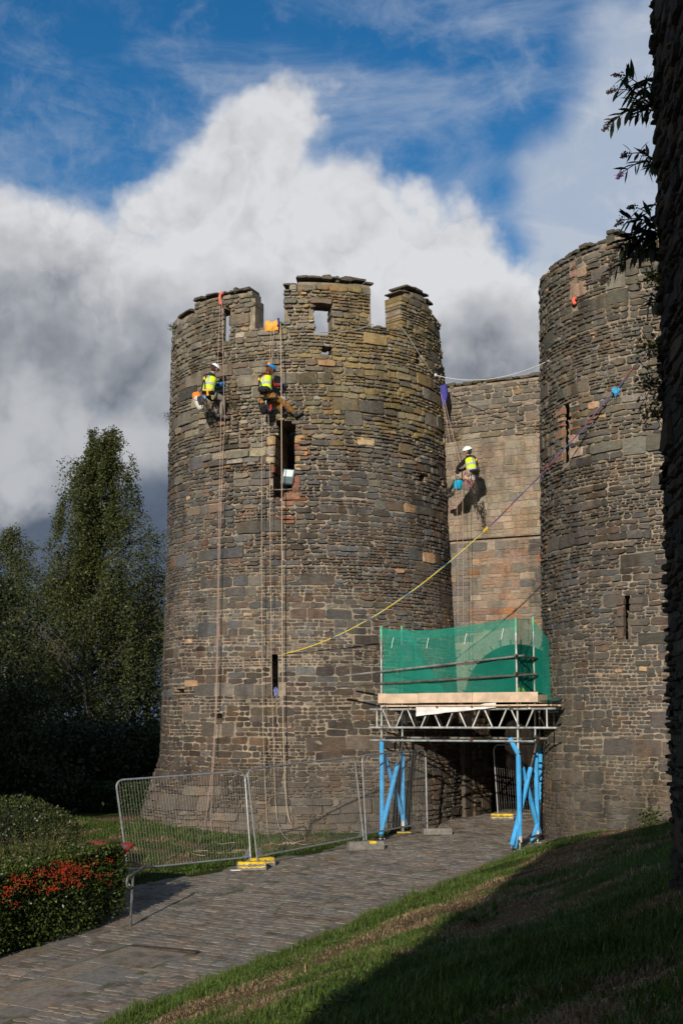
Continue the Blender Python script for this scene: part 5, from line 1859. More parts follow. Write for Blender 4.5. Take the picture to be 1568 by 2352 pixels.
# berries in clusters along the front shoulder
mb = MB()
oc = [(0, 0, 1), (1, 0, 0), (0, 1, 0), (-1, 0, 0), (0, -1, 0), (0, 0, -1)]
of = [(0, 1, 2), (0, 2, 3), (0, 3, 4), (0, 4, 1), (5, 2, 1), (5, 3, 2), (5, 4, 3), (5, 1, 4)]
for i in range(150):
    v = random.uniform(16.3, 18.9) if random.random() < .85 else random.uniform(18.4, 19.8)
    hh = random.choice((1.24, 1.22, 1.19, 1.16, 1.13, 1.10, 1.02, .92)) + random.gauss(0, .025)
    if float(vnoise(v * 2.6, 3.0, 12)) < .17: continue
    hh -= .16 * max(0, float(vnoise(v * 4.1, 9.0, 13)) - .45)
    if random.random() < .12: hh -= random.uniform(.05, .3)
    c = -15.04 - max(0, hh - 1.12) * .9 + random.gauss(0, .025)
    x, y = from_cv(c, v); z = Gs(x, y) + hh
    for j in range(random.randint(3, 15)):
        q = Vector((x, y, z)) + Vector((random.gauss(0, .05), random.gauss(0, .055), random.gauss(0, .03)))
        r = random.uniform(.008, .0125)
        mb.add([q + Vector(a) * r for a in oc], of, jitter_col((.34, .040, .012), .3))
mb.build("berries", M_HARD, hedge, kind='stuff')
# bigger bush behind it
def bush(name, label, px, py, Y, rx, ry, rz, n, pal, size=.055, cat="bush", mat=None):
    c = at(px, py, Y); g = Gs(c.x, c.y)
    H = c.z - g
    root = thing(name, label, cat, (c.x, c.y, g))
    dd = rng.normal(size=(n, 3)); dd /= np.linalg.norm(dd, axis=1, keepdims=True)
    rr = 1 - np.abs(rng.normal(size=n)) * .17
    lump = .72 + .62 * fbm(dd[:, 0] * 2.2 + 5, dd[:, 2] * 2.2 + dd[:, 1] * 1.7, 33)
    P = dd * (rr * lump)[:, None] * np.array((rx, ry, H * .55)) + np.array((c.x, c.y, g + H * .52))
    P = P[P[:, 2] > g - .05]
    o = bpy.data.objects.new("foliage", leaf_mesh("foliage", P, size, leaf_cols(len(P), pal, .3), mat or M_LEAF2, flat=.8)); place(o, root, kind='stuff')
    mb = MB()
    for i in range(40):
        a = random.uniform(0, 6.28); e_ = random.uniform(.3, .85)
        mb.tube([(c.x, c.y, g), (c.x + rx * .5 * e_ * math.cos(a), c.y + ry * .5 * e_ * math.sin(a), g + H * .5), (c.x + rx * e_ * math.cos(a), c.y + ry * e_ * math.sin(a), g + H * random.uniform(.6, .95))], [.02, .012, .005], 4, (.04, .03, .02), cap=False)
    mb.build("stem", M_BARK, root, kind='stuff')
    return root
bush("bush", "rounded olive green bush behind the left end of the berry hedge", 42, 1838, 27.5, 1.2, 1.1, 1.4, 16000, [(.042, .055, .014), (.055, .062, .018), (.03, .042, .012)], .055)
bush("bush", "low dark bush behind the berry hedge at the left edge", -60, 1850, 25.5, 1.6, 1.2, 1.4, 9000, [(.03, .042, .012), (.024, .034, .01)], .055)
# dark evergreen hedge beyond the first fence panel
def hedge2(px0, px1, py, Y, label, n):
    a, b = at(px0, py, Y), at(px1, py, Y)
    root = thing("hedge", label, "hedge", ((a.x + b.x) / 2, Y, Gs((a.x + b.x) / 2, Y)))
    x = rng.uniform(a.x, b.x, n); kk = rng.random(n); y = np.where(kk < .6, Y - np.abs(rng.normal(size=n)) * .12, Y + rng.random(n) * 1.2)
    g = G(x, y); top = a.z + (fbm(x * 1.2, y * 1.2, 40) - .5) * .35
    z = np.where(kk < .6, g + (top - g) * rng.random(n), top - np.abs(rng.normal(size=n)) * .12)
    y = np.where(kk < .6, y + (fbm(x * 1.7, z * 1.7, 44) - .5) * .5, y)
    o = bpy.data.objects.new("foliage", leaf_mesh("foliage", np.stack([x, y, z], 1), .075, leaf_cols(n, [(.024, .046, .010), (.032, .055, .012), (.018, .034, .009)], .3), M_LEAF2, flat=.8)); place(o, root, kind='stuff')
    mb = MB()
    mb.box(((a.x + b.x) / 2, Y + .65, (Gs(a.x, Y) + a.z) / 2 - .15), (abs(b.x - a.x) - .3, .8, a.z - Gs(a.x, Y) - .5), None, (.012, .014, .008)); mb.build("stem", M_BARK, root)  # one solid near-black box fills the inside of the hedge
    return root
hedge2(150, 372, 1800, 41, "dark evergreen hedge seen through the first fence panel beside the tower foot", 16000)
hedge2(-420, 170, 1770, 43, "long dark evergreen hedge beneath the trees at the left", 14000)

# ------------------------------------------------------------------ handrail and red board by the hedge
p = at(300, 2104, 24.5); g = Gs(p.x, p.y)
M_PAINT = mat_plain("weathered_grey_paint", (.11, .115, .12), .55, .3, var=.6, scale=18, bmp=.2)
hr = thing("handrail", "weathered grey pipe handrail with curled end at the hedge corner", "handrail", (p.x, p.y, g))
mb = MB(); zt = .86; mb.tube([(p.x, p.y, g - .02), (p.x + .03, p.y, g + zt)], .024, 8); mb.build("post", M_PAINT, hr)
mb = MB(); pts = [Vector((p.x + .16, p.y + .55, g + zt + .10)), Vector((p.x + .10, p.y + .28, g + zt + .06)), Vector((p.x + .02, p.y - .02, g + zt + .015)), Vector((p.x - .035, p.y - .12, g + zt - .01)), Vector((p.x - .05, p.y - .16, g + zt - .07)), Vector((p.x - .045, p.y - .15, g + zt - .15)), Vector((p.x - .02, p.y - .10, g + zt - .19)), Vector((p.x + .01, p.y - .05, g + zt - .19))]
mb.tube(dense(pts, 5), .025, 8); mb.build("rail", M_PAINT, hr, smooth=True)
c0 = at(240, 1958, 26.6); g = Gs(c0.x, c0.y)
rb = thing("information_board", "red framed sloping board showing above the hedge beside the fence", "sign", (c0.x, c0.y, g))
M_RED = mat_plain("red_paint", (.20, .018, .014), .5, var=.2, scale=6)
rq = Matrix.Rotation(R2D(-22), 3, 'Z') @ Matrix.Rotation(R2D(24), 3, 'X')
mb = MB()
for s_ in (-1, 1):
    mb.bevbox(c0 + rq @ Vector((0, s_ * .32, 0)), (.92, .09, .05), .01, rq); mb.bevbox(c0 + rq @ Vector((s_ * .42, 0, 0)), (.09, .56, .05), .01, rq)
mb.build("frame", M_RED, rb)
mb = MB(); mb.box(c0 + rq @ Vector((0, 0, -.005)), (.76, .56, .025), rq); mb.build("panel", mat_plain("board_back", (.10, .10, .12), .6, var=.2), rb)
for s_ in (-1, 1):
    q = c0 + rq @ Vector((s_ * .36, 0, -.02)); mb = MB(); mb.tube([q, (q.x, q.y, Gs(q.x, q.y))], .03, 8); mb.build("leg", M_RED, rb)
# low stones edging the bed
st = Stones()
for i in range(6):
    x, y = from_cv(-15.05 + random.uniform(-.1, .05), 15.9 + i * .22)
    mb = MB(); mb.ball((x, y, Gs(x, y) + .03), (random.uniform(.06, .12), random.uniform(.05, .1), random.uniform(.05, .08)), 7, 5, jitter_col((.15, .14, .125)), fn=lambda v: v * (1 + .2 * math.sin(5 * v.x + 7 * v.y + i)))
    tag(mb.build("edging_stone", M_SETT, origin='c'), ["smallest","rounded","flat","knobbly","pale","darkest"][i] and ["edging stone nearest the viewer under the berry hedge","second edging stone from the viewer under the berry hedge","third edging stone from the viewer under the berry hedge","edging stone third from the handrail under the berry hedge","edging stone second from the handrail under the berry hedge","edging stone nearest the handrail under the berry hedge"][i], "stone", "edging stones under the hedge")
for (px, py, label) in ((541, 2002, "scrap of white paper on the grass edge by the yellow block"), (1310, 0, "")):
    if label:
        p = gpix(px, py); mb = MB(); mb.bevbox(p, (.20, .12, .025), .008, Matrix.Rotation(.4, 3, 'Z'), (.65, .64, .6), 0); tag(mb.build("litter", M_HARD), label, "litter")

# ------------------------------------------------------------------ grass
def blades(name, label, n, region, hmin, hmax, wid):
    x, y = region(n)
    c = UX * x + UY * y; v = -NXv * x - NYv * y
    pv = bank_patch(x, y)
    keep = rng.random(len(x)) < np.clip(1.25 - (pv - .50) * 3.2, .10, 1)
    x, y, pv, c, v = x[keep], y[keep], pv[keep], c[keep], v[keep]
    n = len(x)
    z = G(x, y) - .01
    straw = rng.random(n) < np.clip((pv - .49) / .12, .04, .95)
    cl = fbm(x * 2.3, y * 2.3, 61, 3)
    h = rng.uniform(hmin, hmax, n) * (.45 + 2.4 * np.clip(cl - .25, 0, 1) ** 1.6 * 2) * np.where(straw, .75, 1.0) * (1 + 1.1 * np.exp(-((c - PATH_R) / .35) ** 2) * (c > PATH_R))
    a = rng.uniform(0, 2 * np.pi, n); ln = rng.uniform(.15, .9, n) * np.where(straw, 1.8, 1.0)
    dx, dy = np.cos(a), np.sin(a)
    B = np.stack([x, y, z], 1)
    S = np.stack([-dy, dx, np.zeros(n)], 1) * (wid * rng.uniform(.7, 1.3, n))[:, None]
    Mid = B + np.stack([dx * h * ln * .35, dy * h * ln * .35, h * .6], 1)
    Tip = B + np.stack([dx * h * ln, dy * h * ln, h * np.where(straw, .7, 1.0)], 1)
    V = np.stack([B - S, B + S, Mid + S * .8, Mid - S * .8, Tip], 1).reshape(-1, 3)
    i0 = np.arange(n) * 5
    F_ = np.concatenate([np.stack([i0, i0 + 1, i0 + 2], 1), np.stack([i0, i0 + 2, i0 + 3], 1), np.stack([i0 + 3, i0 + 2, i0 + 4], 1)])
    gcol = np.array([(.056, .102, .014), (.070, .112, .018), (.044, .080, .012), (.090, .112, .026)])[rng.integers(0, 4, n)]
    scol = np.array([(.27, .185, .10), (.22, .15, .085), (.32, .235, .14)])[rng.integers(0, 3, n)]
    C = np.where(straw[:, None], scol, gcol) * np.exp(rng.normal(size=(n, 1)) * .28) * (.72 + .56 * fbm(x * 1.1, y * 1.1, 71, 3))[:, None]
    o = bpy.data.objects.new(name, np_mesh(name, V, F_, np.repeat(np.clip(C, 0, 1), 5, 0), M_LEAF))
    return place(o, None, kind='stuff', label=label, category="grass")
def reg_bank(n):
    y = rng.uniform(0, 1, n) ** 1.3 * 27 + 4.6
    x = rng.uniform(-.24, .275, n) * y
    c = UX * x + UY * y
    ok = (c > PATH_R + .05) & (np.hypot(x - CR.x, y - CR.y) > 4.35)
    return x[ok], y[ok]
blades("grass", "short patchy turf on the bank right of the path", 330000, reg_bank, .028, .085, .0042)
def reg_left(n):
    y = rng.uniform(24, 38, n); x = rng.uniform(-.25, .06, n) * y
    c = UX * x + UY * y; v = -NXv * x - NYv * y
    ok = (c < pathl(v) - .28) & (np.hypot(x - CL.x, y - CL.y) > 4.75)
    return x[ok], y[ok]
blades("grass", "strip of grass behind the fence at the left tower's foot", 100000, reg_left, .03, .09, .006)

# broad leaved weeds in the turf
def weed(px, py, s_, label):
    p = gpix(px, py); P = np.array(p)[None] + rng.normal(size=(60, 3)) * np.array((s_, s_, .03)); P[:, 2] = G(P[:, 0], P[:, 1]) + rng.uniform(.01, .09, 60)
    o = bpy.data.objects.new("weed", leaf_mesh("weed", P, .09, leaf_cols(60, [(.05, .085, .016), (.06, .10, .02)], .2), M_LEAF, up=np.array((0, 0, .7)))); place(o, None, kind='stuff'); tag(o, label, 'weed')
weed(1245, 2030, .16, "leafy green weed near the top of the sunlit turf strip")
weed(1100, 2120, .12, "small leafy weed on the sunlit turf edge below the gate")
weed(770, 2318, .16, "low broad leaved weed at the edge of the shade near the bottom")

# ------------------------------------------------------------------ plants on the masonry
def lance(mb, p, d, L, w_, c, droop=.4):
    d = Vector(d).normalized()
    s_ = d.cross(Vector((random.gauss(0, .3), random.gauss(0, .3), 1))).normalized()
    pts = []; q = Vector(p); dd = d.copy()
    prof = (0.15, .8, 1.0, .62, 0.0)
    V = []
    for i, k in enumerate(prof):
        V += [q + s_ * w_ * k * .5 + Vector((0, 0, -.15 * w_ * k)), q + Vector((0, 0, .12 * w_ * k)), q - s_ * w_ * k * .5 + Vector((0, 0, -.15 * w_ * k))]
        dd = (dd + Vector((0, 0, -droop * .3))).normalized()
        q = q + dd * L / 4
    Fc = []
    for i in range(4):
        for j in range(2):
            Fc.append((i * 3 + j, i * 3 + j + 1, i * 3 + 4 + j, i * 3 + 3 + j))
    mb.add(V, Fc, c)
def buddleia(label, root_px, tips, Y=13.4, leafc=(.030, .048, .020), flower=(.085, .055, .045), nleaf=12, LL=.20, flowers=True):
    rp = at(root_px[0], root_px[1], Y) + Vector((.05, 0, 0))
    b = thing("buddleia", label, "plant", tuple(rp), "buddleia bushes rooted in the dark wall")
    for ti, tip in enumerate(tips):
        tp = at(tip[0], tip[1], Y + random.uniform(-.35, .25))
        mid = rp.lerp(tp, .5) + Vector((0, 0, (tp - rp).length * .16))
        cur = dense([rp, mid, tp], 8)
        mb = MB(); mb.tube(cur, [.009 * (1 - .8 * i / (len(cur) - 1)) + .002 for i in range(len(cur))], 5, (.10, .075, .045)); mb.build("stem", M_BARK, b)
        mb = MB()
        L = (tp - rp).length
        nl = max(4, int(nleaf * L / .8))
        for i in range(nl):
            f = lerp(.22, .97, i / nl); q = cur[int(f * (len(cur) - 1))]
            ax = (tp - rp).normalized()
            for sgn in (-1, 1):
                sd = ax.cross(Vector((0, 1, .3))).normalized() * sgn
                lance(mb, q, ax * .55 + sd * .7 + Vector((random.gauss(0, .25), random.gauss(0, .35), -.35)), LL * random.uniform(.7, 1.15), LL * .24, jitter_col(leafc, .25), .55)
        mb.build("leaves", M_LEAF, b, kind='stuff')
        if flowers and tip[2]:
            mb = MB(); fl_ = tip[3] if len(tip) > 3 else flower
            dirv = ((tp - cur[-3]).normalized() + Vector((0, 0, -.45))).normalized() if len(tip) < 5 else Vector((-.12, 0, -1)).normalized()
            for i in range(90):
                f = random.random(); q = tp + dirv * (tip[2] * f) + Vector([random.gauss(0, .022 * (1 - .75 * f)) for _ in range(3)])
                r = random.uniform(.006, .011); mb.add([q + Vector(a) * r for a in oc], of, jitter_col(fl_, .3))
            mb.build("flower_spike", M_LEAF, b, kind='stuff')
    return b
buddleia("uppermost buddleia on the dark wall, its sprays of leaves standing out against the sky", (1494, 255), [(1432, 172, .12), (1412, 205, .10), (1399, 282, .12), (1440, 232, 0), (1460, 192, 0), (1455, 262, .07), (1478, 176, 0), (1470, 225, 0)])
buddleia("middle buddleia on the dark wall, with one mauve flower spike", (1501, 375), [(1440, 353, .08), (1428, 396, .08, (.30, .14, .34)), (1470, 358, 0), (1480, 395, 0)], leafc=(.05, .065, .035), LL=.17)
buddleia("lowest big buddleia on the dark wall, long drooping spray over the right tower's top", (1508, 540), [(1440, 545, 0), (1430, 505, .14), (1460, 476, .10), (1405, 590, .20, (.05, .035, .03), 1), (1450, 580, 0), (1478, 500, 0), (1425, 560, .1), (1490, 580, 0)], leafc=(.024, .036, .018), LL=.24)
buddleia("pale leaved buddleia sprig reaching across the sunlit right tower", (1512, 575), [(1388, 640, .05), (1400, 622, 0), (1448, 598, 0), (1470, 580, 0)], leafc=(.12, .13, .08), LL=.16)
buddleia("grey leaved tuft of buddleia on the dark wall's edge beside the tower", (1512, 700), [(1475, 680, 0), (1482, 715, 0), (1478, 695, 0)], leafc=(.10, .115, .075), LL=.14, flowers=False)
def tuft(label, px, py, Y, r, n, pal, size=.05, posf=None):
    p = Vector(posf(*uz(posf, px, py), .05)) if posf else at(px, py, Y)
    P = np.array(p)[None] + rng.normal(size=(n, 3)) * np.array((r, r * .6, r * .8)) * .55
    b = thing("wall_plant", label, "plant", tuple(p), "small plants rooted in the masonry")
    o = bpy.data.objects.new("foliage", leaf_mesh("foliage", P, size, leaf_cols(n, pal, .3), M_LEAF)); place(o, b, kind='stuff')
    mb = MB()
    for i in range(14):
        mb.tube([p, p + Vector([random.gauss(0, r * .6) for _ in range(3)])], .004, 3, (.07, .05, .03), cap=False)
    mb.build("stem", M_BARK, b, kind='stuff')
YG = [(.14, .15, .03), (.10, .12, .03), (.20, .15, .03)]; OL = [(.05, .05, .025), (.07, .06, .03), (.035, .035, .02)]
tuft("yellow green tuft on the dark wall's edge level with the tower's pale sprig", 1500, 636, 13.4, .12, 160, YG)
tuft("yellow leaved tuft on the dark wall's edge where the tether ends", 1494, 800, 13.4, .16, 160, YG)
tuft("brown and yellow tuft on the dark wall's edge below the tether", 1500, 880, 13.4, .18, 200, [(.12, .10, .03), (.10, .07, .03)])
tuft("ochre sprig on the dark wall's edge level with the red window", 1498, 945, 13.4, .16, 130, [(.20, .13, .04), (.15, .12, .06)])
tuft("dark dry bush on the tower right of the white helmeted worker", 536, 932, 0, .26, 420, OL, .045, left_pos)
tuft("small dry tuft on the tower below the white helmeted worker's boot", 512, 968, 0, .18, 160, OL, .04, left_pos)
tuft("green tuft on the tower between rope and broken window", 524, 1012, 0, .18, 200, [(.07, .08, .03), (.05, .055, .025)], .04, left_pos)
tuft("bright green sprig at the tower's upper left silhouette", 393, 752, 0, .14, 110, [(.06, .10, .03), (.08, .12, .03)], .05, left_pos)
tuft("bare brown tuft on the tower's left silhouette above tree height", 389, 955, 0, .16, 120, OL, .04, left_pos)
tuft("weeds at the foot of the right tower where turf meets stone", 1500, 1880, 0, .3, 260, [(.06, .085, .02), (.05, .07, .02)], .08, right_pos)
# ------------------------------------------------------------------ the three roped workers
M_SKIN = mat_plain("skin", (.42, .22, .15), .6, var=.08)
M_HAIR = mat_plain("hair", (1, 1, 1), .8, var=.4, scale=60, use_col=True)
HIVIS = (.58, .80, .035); REFL = (.40, .41, .42)

def skin_body(verts, edges, radii, root=0):
    me = bpy.data.meshes.new("tmp_body")
    me.from_pydata([tuple(v) for v in verts], edges, [])
    o = bpy.data.objects.new("tmp_body", me)
    col.objects.link(o)
    o.modifiers.new("skin", 'SKIN')
    sv = me.skin_vertices[0].data if me.skin_vertices else None
    if sv is None:
        me.skin_vertices.new() if hasattr(me.skin_vertices, 'new') else None
        sv = me.skin_vertices[0].data
    for i, r in enumerate(radii):
        sv[i].radius = (r, r) if not isinstance(r, tuple) else r
        sv[i].use_root = (i == root)
    ss = o.modifiers.new("sub", 'SUBSURF'); ss.levels = 2; ss.render_levels = 2
    dg = bpy.context.evaluated_depsgraph_get()
    ev = o.evaluated_get(dg)
    m2 = ev.to_mesh()
    V = [v.co.copy() for v in m2.vertices]; Fc = [tuple(p.vertices) for p in m2.polygons]
    ev.to_mesh_clear()
    bpy.data.objects.remove(o)
    bpy.data.meshes.remove(me)
    return V, Fc

def seg_d(p, a, b):
    ab = b - a; t = max(0, min(1, (p - a).dot(ab) / max(1e-9, ab.length_squared)))
    return (p - (a + ab * t)).length

def hand_mesh(mb, wrist, d, up, c, curl=.8, s_=1.0):
    """palm and five separate bent fingers of different length"""
    d = d.normalized(); sd = d.cross(up).normalized(); nrm = sd.cross(d)
    pc = wrist + d * .045 * s_
    mb.tube([wrist - d * .03, wrist, pc, wrist + d * .09 * s_], [.034 * s_, .030 * s_, .042 * s_, .036 * s_], 8, c)
    for k, (o, L) in enumerate(((-.030, .070), (-.010, .080), (.011, .074), (.030, .058))):
        b = wrist + d * .085 * s_ + sd * o * s_
        pts = [b, b + (d * .9 - nrm * .25 * curl) * L * .45 * s_, b + (d * .95 - nrm * .9 * curl) * L * .75 * s_, b + (d * .7 - nrm * 1.45 * curl) * L * .95 * s_]
        mb.tube(pts, [.011 * s_, .0105 * s_, .0095 * s_, .007 * s_], 6, c)
    b = wrist + d * .03 * s_ - sd * .034 * s_
    mb.tube([b, b - sd * .03 * s_ + d * .02 * s_ - nrm * .01, b - sd * .035 * s_ + d * .055 * s_ - nrm * .025 * s_], [.014 * s_, .012 * s_, .008 * s_], 6, c)

def person(label, J, f, top_c, trouser_c, boot_c, glove_c, helmet_c, hair_c, headf=None, dome=(1, 1, 1)):
    f = Vector(f).normalized(); UPZ = Vector((0, 0, 1))
    side = f.cross(UPZ).normalized()                 # to the person's right
    pelvis, chest, neck, head = J['pelvis'], J['chest'], J['neck'], J['head']
    root = thing("person", label, "person", tuple(pelvis), "rope access workers on the walls")
    spine = (chest - pelvis).normalized()
    V = [pelvis, pelvis.lerp(chest, .5), chest, neck, neck.lerp(head, .45), head]
    E = [(0, 1), (1, 2), (2, 3), (3, 4), (4, 5)]
    Rr = [.135, .135, .155, .060, .055, .085]
    seg = {'top': [], 'tr': [], 'skin': [(neck.lerp(head, .15), head)], 'boot': []}
    seg['top'].append((pelvis.lerp(chest, .3), neck)); seg['tr'].append((pelvis, pelvis.lerp(chest, .12)))
    for sgn, k in ((1, 'R'), (-1, 'L')):
        sh = J.get('sh' + k, chest + side * sgn * .19 + spine * .10); el, ha = J['el' + k], J['ha' + k]
        b = len(V); V += [sh, sh.lerp(el, .5), el, el.lerp(ha, .55), ha]; E += [(2, b), (b, b + 1), (b + 1, b + 2), (b + 2, b + 3), (b + 3, b + 4)]
        Rr += [.078, .062, .052, .045, .030]; seg['top'] += [(chest, sh), (sh, el), (el, el.lerp(ha, .85))]; seg['skin'].append((el.lerp(ha, .88), ha))
        hp, kn, an, to = J.get('hp' + k, pelvis + side * sgn * .10), J['kn' + k], J['an' + k], J['to' + k]
        b = len(V); V += [hp, hp.lerp(kn, .5), kn, kn.lerp(an, .45), an]; E += [(0, b), (b, b + 1), (b + 1, b + 2), (b + 2, b + 3), (b + 3, b + 4)]
        Rr += [.125, .112, .090, .084, .070]; seg['tr'] += [(pelvis, hp), (hp, kn), (kn, an)]
    BV, BF = skin_body(V, E, Rr)
    mb = MB(); mi = []
    names = ['skin', 'top', 'tr']
    for fc in BF:
        c = sum((BV[i] for i in fc), Vector()) / len(fc)
        best = min(names, key=lambda n_: min(seg_d(c, a, b) for a, b in seg[n_]))
        mi.append(names.index(best))
    mb.v = [tuple(v) for v in BV]; mb.f = list(BF); mb.c = [(1, 1, 1)] * len(BV); mb.mi = mi
    # face on the front of the head: brow, eyes, nose, mouth, ears
    hf = Vector(headf).normalized() if headf else f
    hs_ = hf.cross(UPZ).normalized(); hu = hs_.cross(hf).normalized()
    hb = head
    rotm = Matrix((hs_, hf, hu)).transposed()
    def hp_(x, y, z): return hb + hs_ * x + hf * y + hu * z
    mb.ball(hb + hu * -.01, (.076, .096, .118), 12, 9, (1, 1, 1), 0, rotm, fn=lambda v: Vector((v.x * (1 - .22 * max(0, -v.z)), v.y * (1 - .12 * max(0, -v.z)), v.z)))
    mb.ball(hp_(0, .098, -.02), (.014, .022, .026), 6, 5, (1, 1, 1), 0, rotm)
    for sg in (-1, 1):
        mb.ball(hp_(sg * .077, -.005, -.015), (.010, .020, .034), 6, 5, (1, 1, 1), 0, rotm)
    m_top, m_tr = [mat_plain(n_, c, .9, var=.3, scale=14, bmp=.3, spec=.15) for n_, c in (("sleeve_cloth", top_c), ("trouser_cloth", trouser_c))]
    mb.build("body", [M_SKIN, m_top, m_tr], root, smooth=True)
    mb = MB()
    for sg in (-1, 1):
        mb.ball(hp_(sg * .030, .088, .005), (.012, .008, .008), 6, 4, (.05, .04, .035), 0, rotm)
    mb.build("eyes", M_HAIR, root)
    mb = MB(); mb.ball(hp_(0, .088, -.062), (.024, .008, .007), 6, 4, (.28, .09, .07), 0, rotm); mb.build("mouth", M_HAIR, root)
    # hair below the helmet
    mb = MB()
    lng = hair_c[3] if len(hair_c) > 3 else 0
    mb.ball(hp_(0, -.022, .0), (.088, .094, .112), 12, 8, hair_c[:3], 0, rotm)
    if lng:
        for i in range(46):
            a = random.uniform(math.pi * 1.05, math.pi * 2.0 - .05) if i % 2 else random.uniform(math.pi * .85, math.pi * 2.15)
            p0 = hp_(.085 * math.cos(a), .095 * math.sin(a) - .01, random.uniform(-.06, .03))
            q = p0 + Vector((random.gauss(0, .012), random.gauss(0, .012), -.04)) ; r_ = q + Vector((random.gauss(0, .02), random.gauss(0, .02), -lng * random.uniform(.5, 1)))
            mb.tube([p0, q, r_], [.013, .014, .006], 5, jitter_col(hair_c[:3], .25))
    mb.build("hair", M_HAIR, root, smooth=True)
    # helmet shell with brim, vents and chin strap
    tilt = rotm @ Matrix.Rotation(R2D(-8), 3, 'X')
    hc = hb + hu * .035
    mb = MB(); nu, nv = 18, 7; Vh = []
    for i in range(nv + 1):
        ph = (math.pi * .53) * i / nv
        for k in range(nu):
            th = 2 * math.pi * k / nu
            rr = 1.0 + (.07 if i == nv else 0) + .025 * math.sin(th * 3) * math.sin(ph)
            Vh.append(hc + tilt @ Vector((.112 * math.sin(ph) * math.cos(th) * rr, .138 * math.sin(ph) * math.sin(th) * rr, .118 * math.cos(ph) - (.012 * math.cos(th * 2) if i == nv else 0))))
    mb.add(Vh, [(i * nu + k, (i + 1) * nu + k, (i + 1) * nu + (k + 1) % nu, i * nu + (k + 1) % nu) for i in range(nv) for k in range(nu)], helmet_c)
    hel = mb.build("helmet", M_HARD, root, smooth=True)
    mb = MB()
    for k in range(6):
        th = 2 * math.pi * (k + .5) / 6; ph = .95
        q = hc + tilt @ Vector((.114 * math.sin(ph) * math.cos(th), .140 * math.sin(ph) * math.sin(th), .120 * math.cos(ph)))
        mb.ball(q, (.012, .012, .006), 6, 4, (.03, .03, .035))
    mb.build("vent", M_HARD, hel, kind='stuff')
    mb = MB()
    for sg in (-1, 1):
        mb.tube([hp_(sg * .098, .0, .02), hp_(sg * .078, .035, -.07), hp_(0, .065, -.13)], .006, 5, (.25, .25, .25))
    mb.build("chin_strap", M_COL, root)
    if dome != (1, 1, 1):
        mb = MB(); q = hc + tilt @ Vector((0, -.11, .07)); mb.ball(q, (.050, .040, .045), 10, 7, dome); mb.build("lamp_pack", M_HARD, hel, smooth=True)
    # hi-vis vest: lofted shell round the trunk, with bands
    def trunk(t, a, b, ex=0.0):
        c = pelvis.lerp(chest, t) if t <= 1 else chest.lerp(neck, t - 1)
        ax = spine; fv = (f - ax * f.dot(ax)).normalized(); sv_ = fv.cross(ax).normalized()
        return [c + sv_ * (a + ex) * math.cos(2 * math.pi * k / 16) + fv * (b + ex) * math.sin(2 * math.pi * k / 16) for k in range(16)]
    rings = [(-.02, .182, .158), (.12, .180, .153), (.35, .178, .150), (.6, .190, .158), (.85, .205, .160), (1.05, .205, .150), (1.30, .165, .125), (1.50, .105, .095)]
    mb = MB(); Vr = []
    for r_ in rings: Vr += trunk(*r_)
    mb.add(Vr, [(i * 16 + k, i * 16 + (k + 1) % 16, (i + 1) * 16 + (k + 1) % 16, (i + 1) * 16 + k) for i in range(len(rings) - 1) for k in range(16)], HIVIS)
    vest = mb.build("vest", M_COL, root, smooth=True)
    def band(t0, t1, name="reflective_band", c=REFL, ex=.006, ks=range(16)):
        def rad(t):
            for (r0, r1) in zip(rings[:-1], rings[1:]):
                if r0[0] <= t <= r1[0]:
                    q = (t - r0[0]) / (r1[0] - r0[0]); return lerp(r0[1], r1[1], q), lerp(r0[2], r1[2], q)
            return rings[-1][1:] if t > 1 else rings[0][1:]
        mb = MB(); Va = trunk(t0, *rad(t0), ex) + trunk(t1, *rad(t1), ex)
        mb.add(Va, [(k, (k + 1) % 16, 16 + (k + 1) % 16, 16 + k) for k in ks], c); mb.build(name, M_COL, vest)
    band(.06, .24); band(.52, .70)
    for ks in ((2,), (5,), (10,), (13,)):
        for t0, t1 in ((.74, 1.02), (1.02, 1.28)):
            band(t0, t1, ks=ks)
    # harness: belt, leg loops, shoulder straps crossing at the back
    mb = MB()
    Bl = [trunk(t, .178, .152, .012 if t > -.1 else .0) for t in (-.06, .10)]
    mb.add(Bl[0] + Bl[1], [(k, (k + 1) % 16, 16 + (k + 1) % 16, 16 + k) for k in range(16)], (.02, .02, .022))
    har = mb.build("harness", M_COL, root)
    fv = (f - spine * f.dot(spine)).normalized(); sv_ = fv.cross(spine).normalized()
    mb = MB()
    bk = lambda t, x, o=.185: pelvis.lerp(chest, t) + sv_ * x - fv * o
    for sg in (-1, 1):
        mb.tube(dense([bk(.05, sg * .09, .165), bk(.55, sg * .05, .175), bk(.85, 0.0, .180), bk(1.12, -sg * .07, .165), bk(1.30, -sg * .10, .08), bk(1.22, -sg * .10, -.10)], 3), .017, 5, (.015, .015, .017))
    mb.build("shoulder_strap", M_COL, har)
    mb = MB(); mb.bevbox(bk(.92, 0, .19), (.07, .03, .08), .01, Matrix((sv_, fv, spine)).transposed(), (.75, .42, .03)); mb.build("back_buckle", M_HARD, har)
    for sgn, k in ((1, 'R'), (-1, 'L')):
        hp = J.get('hp' + k, pelvis + side * sgn * .10); kn = J['kn' + k]
        d = (kn - hp).normalized(); q = hp + d * .16; o1 = d.orthogonal().normalized(); o2 = d.cross(o1)
        mb = MB(); mb.tube([q + (o1 * math.cos(a) + o2 * math.sin(a)) * .122 for a in [2 * math.pi * i / 14 for i in range(14)]], .018, 5, (.018, .018, .02), closed=True); mb.build("leg_loop", M_COL, har)
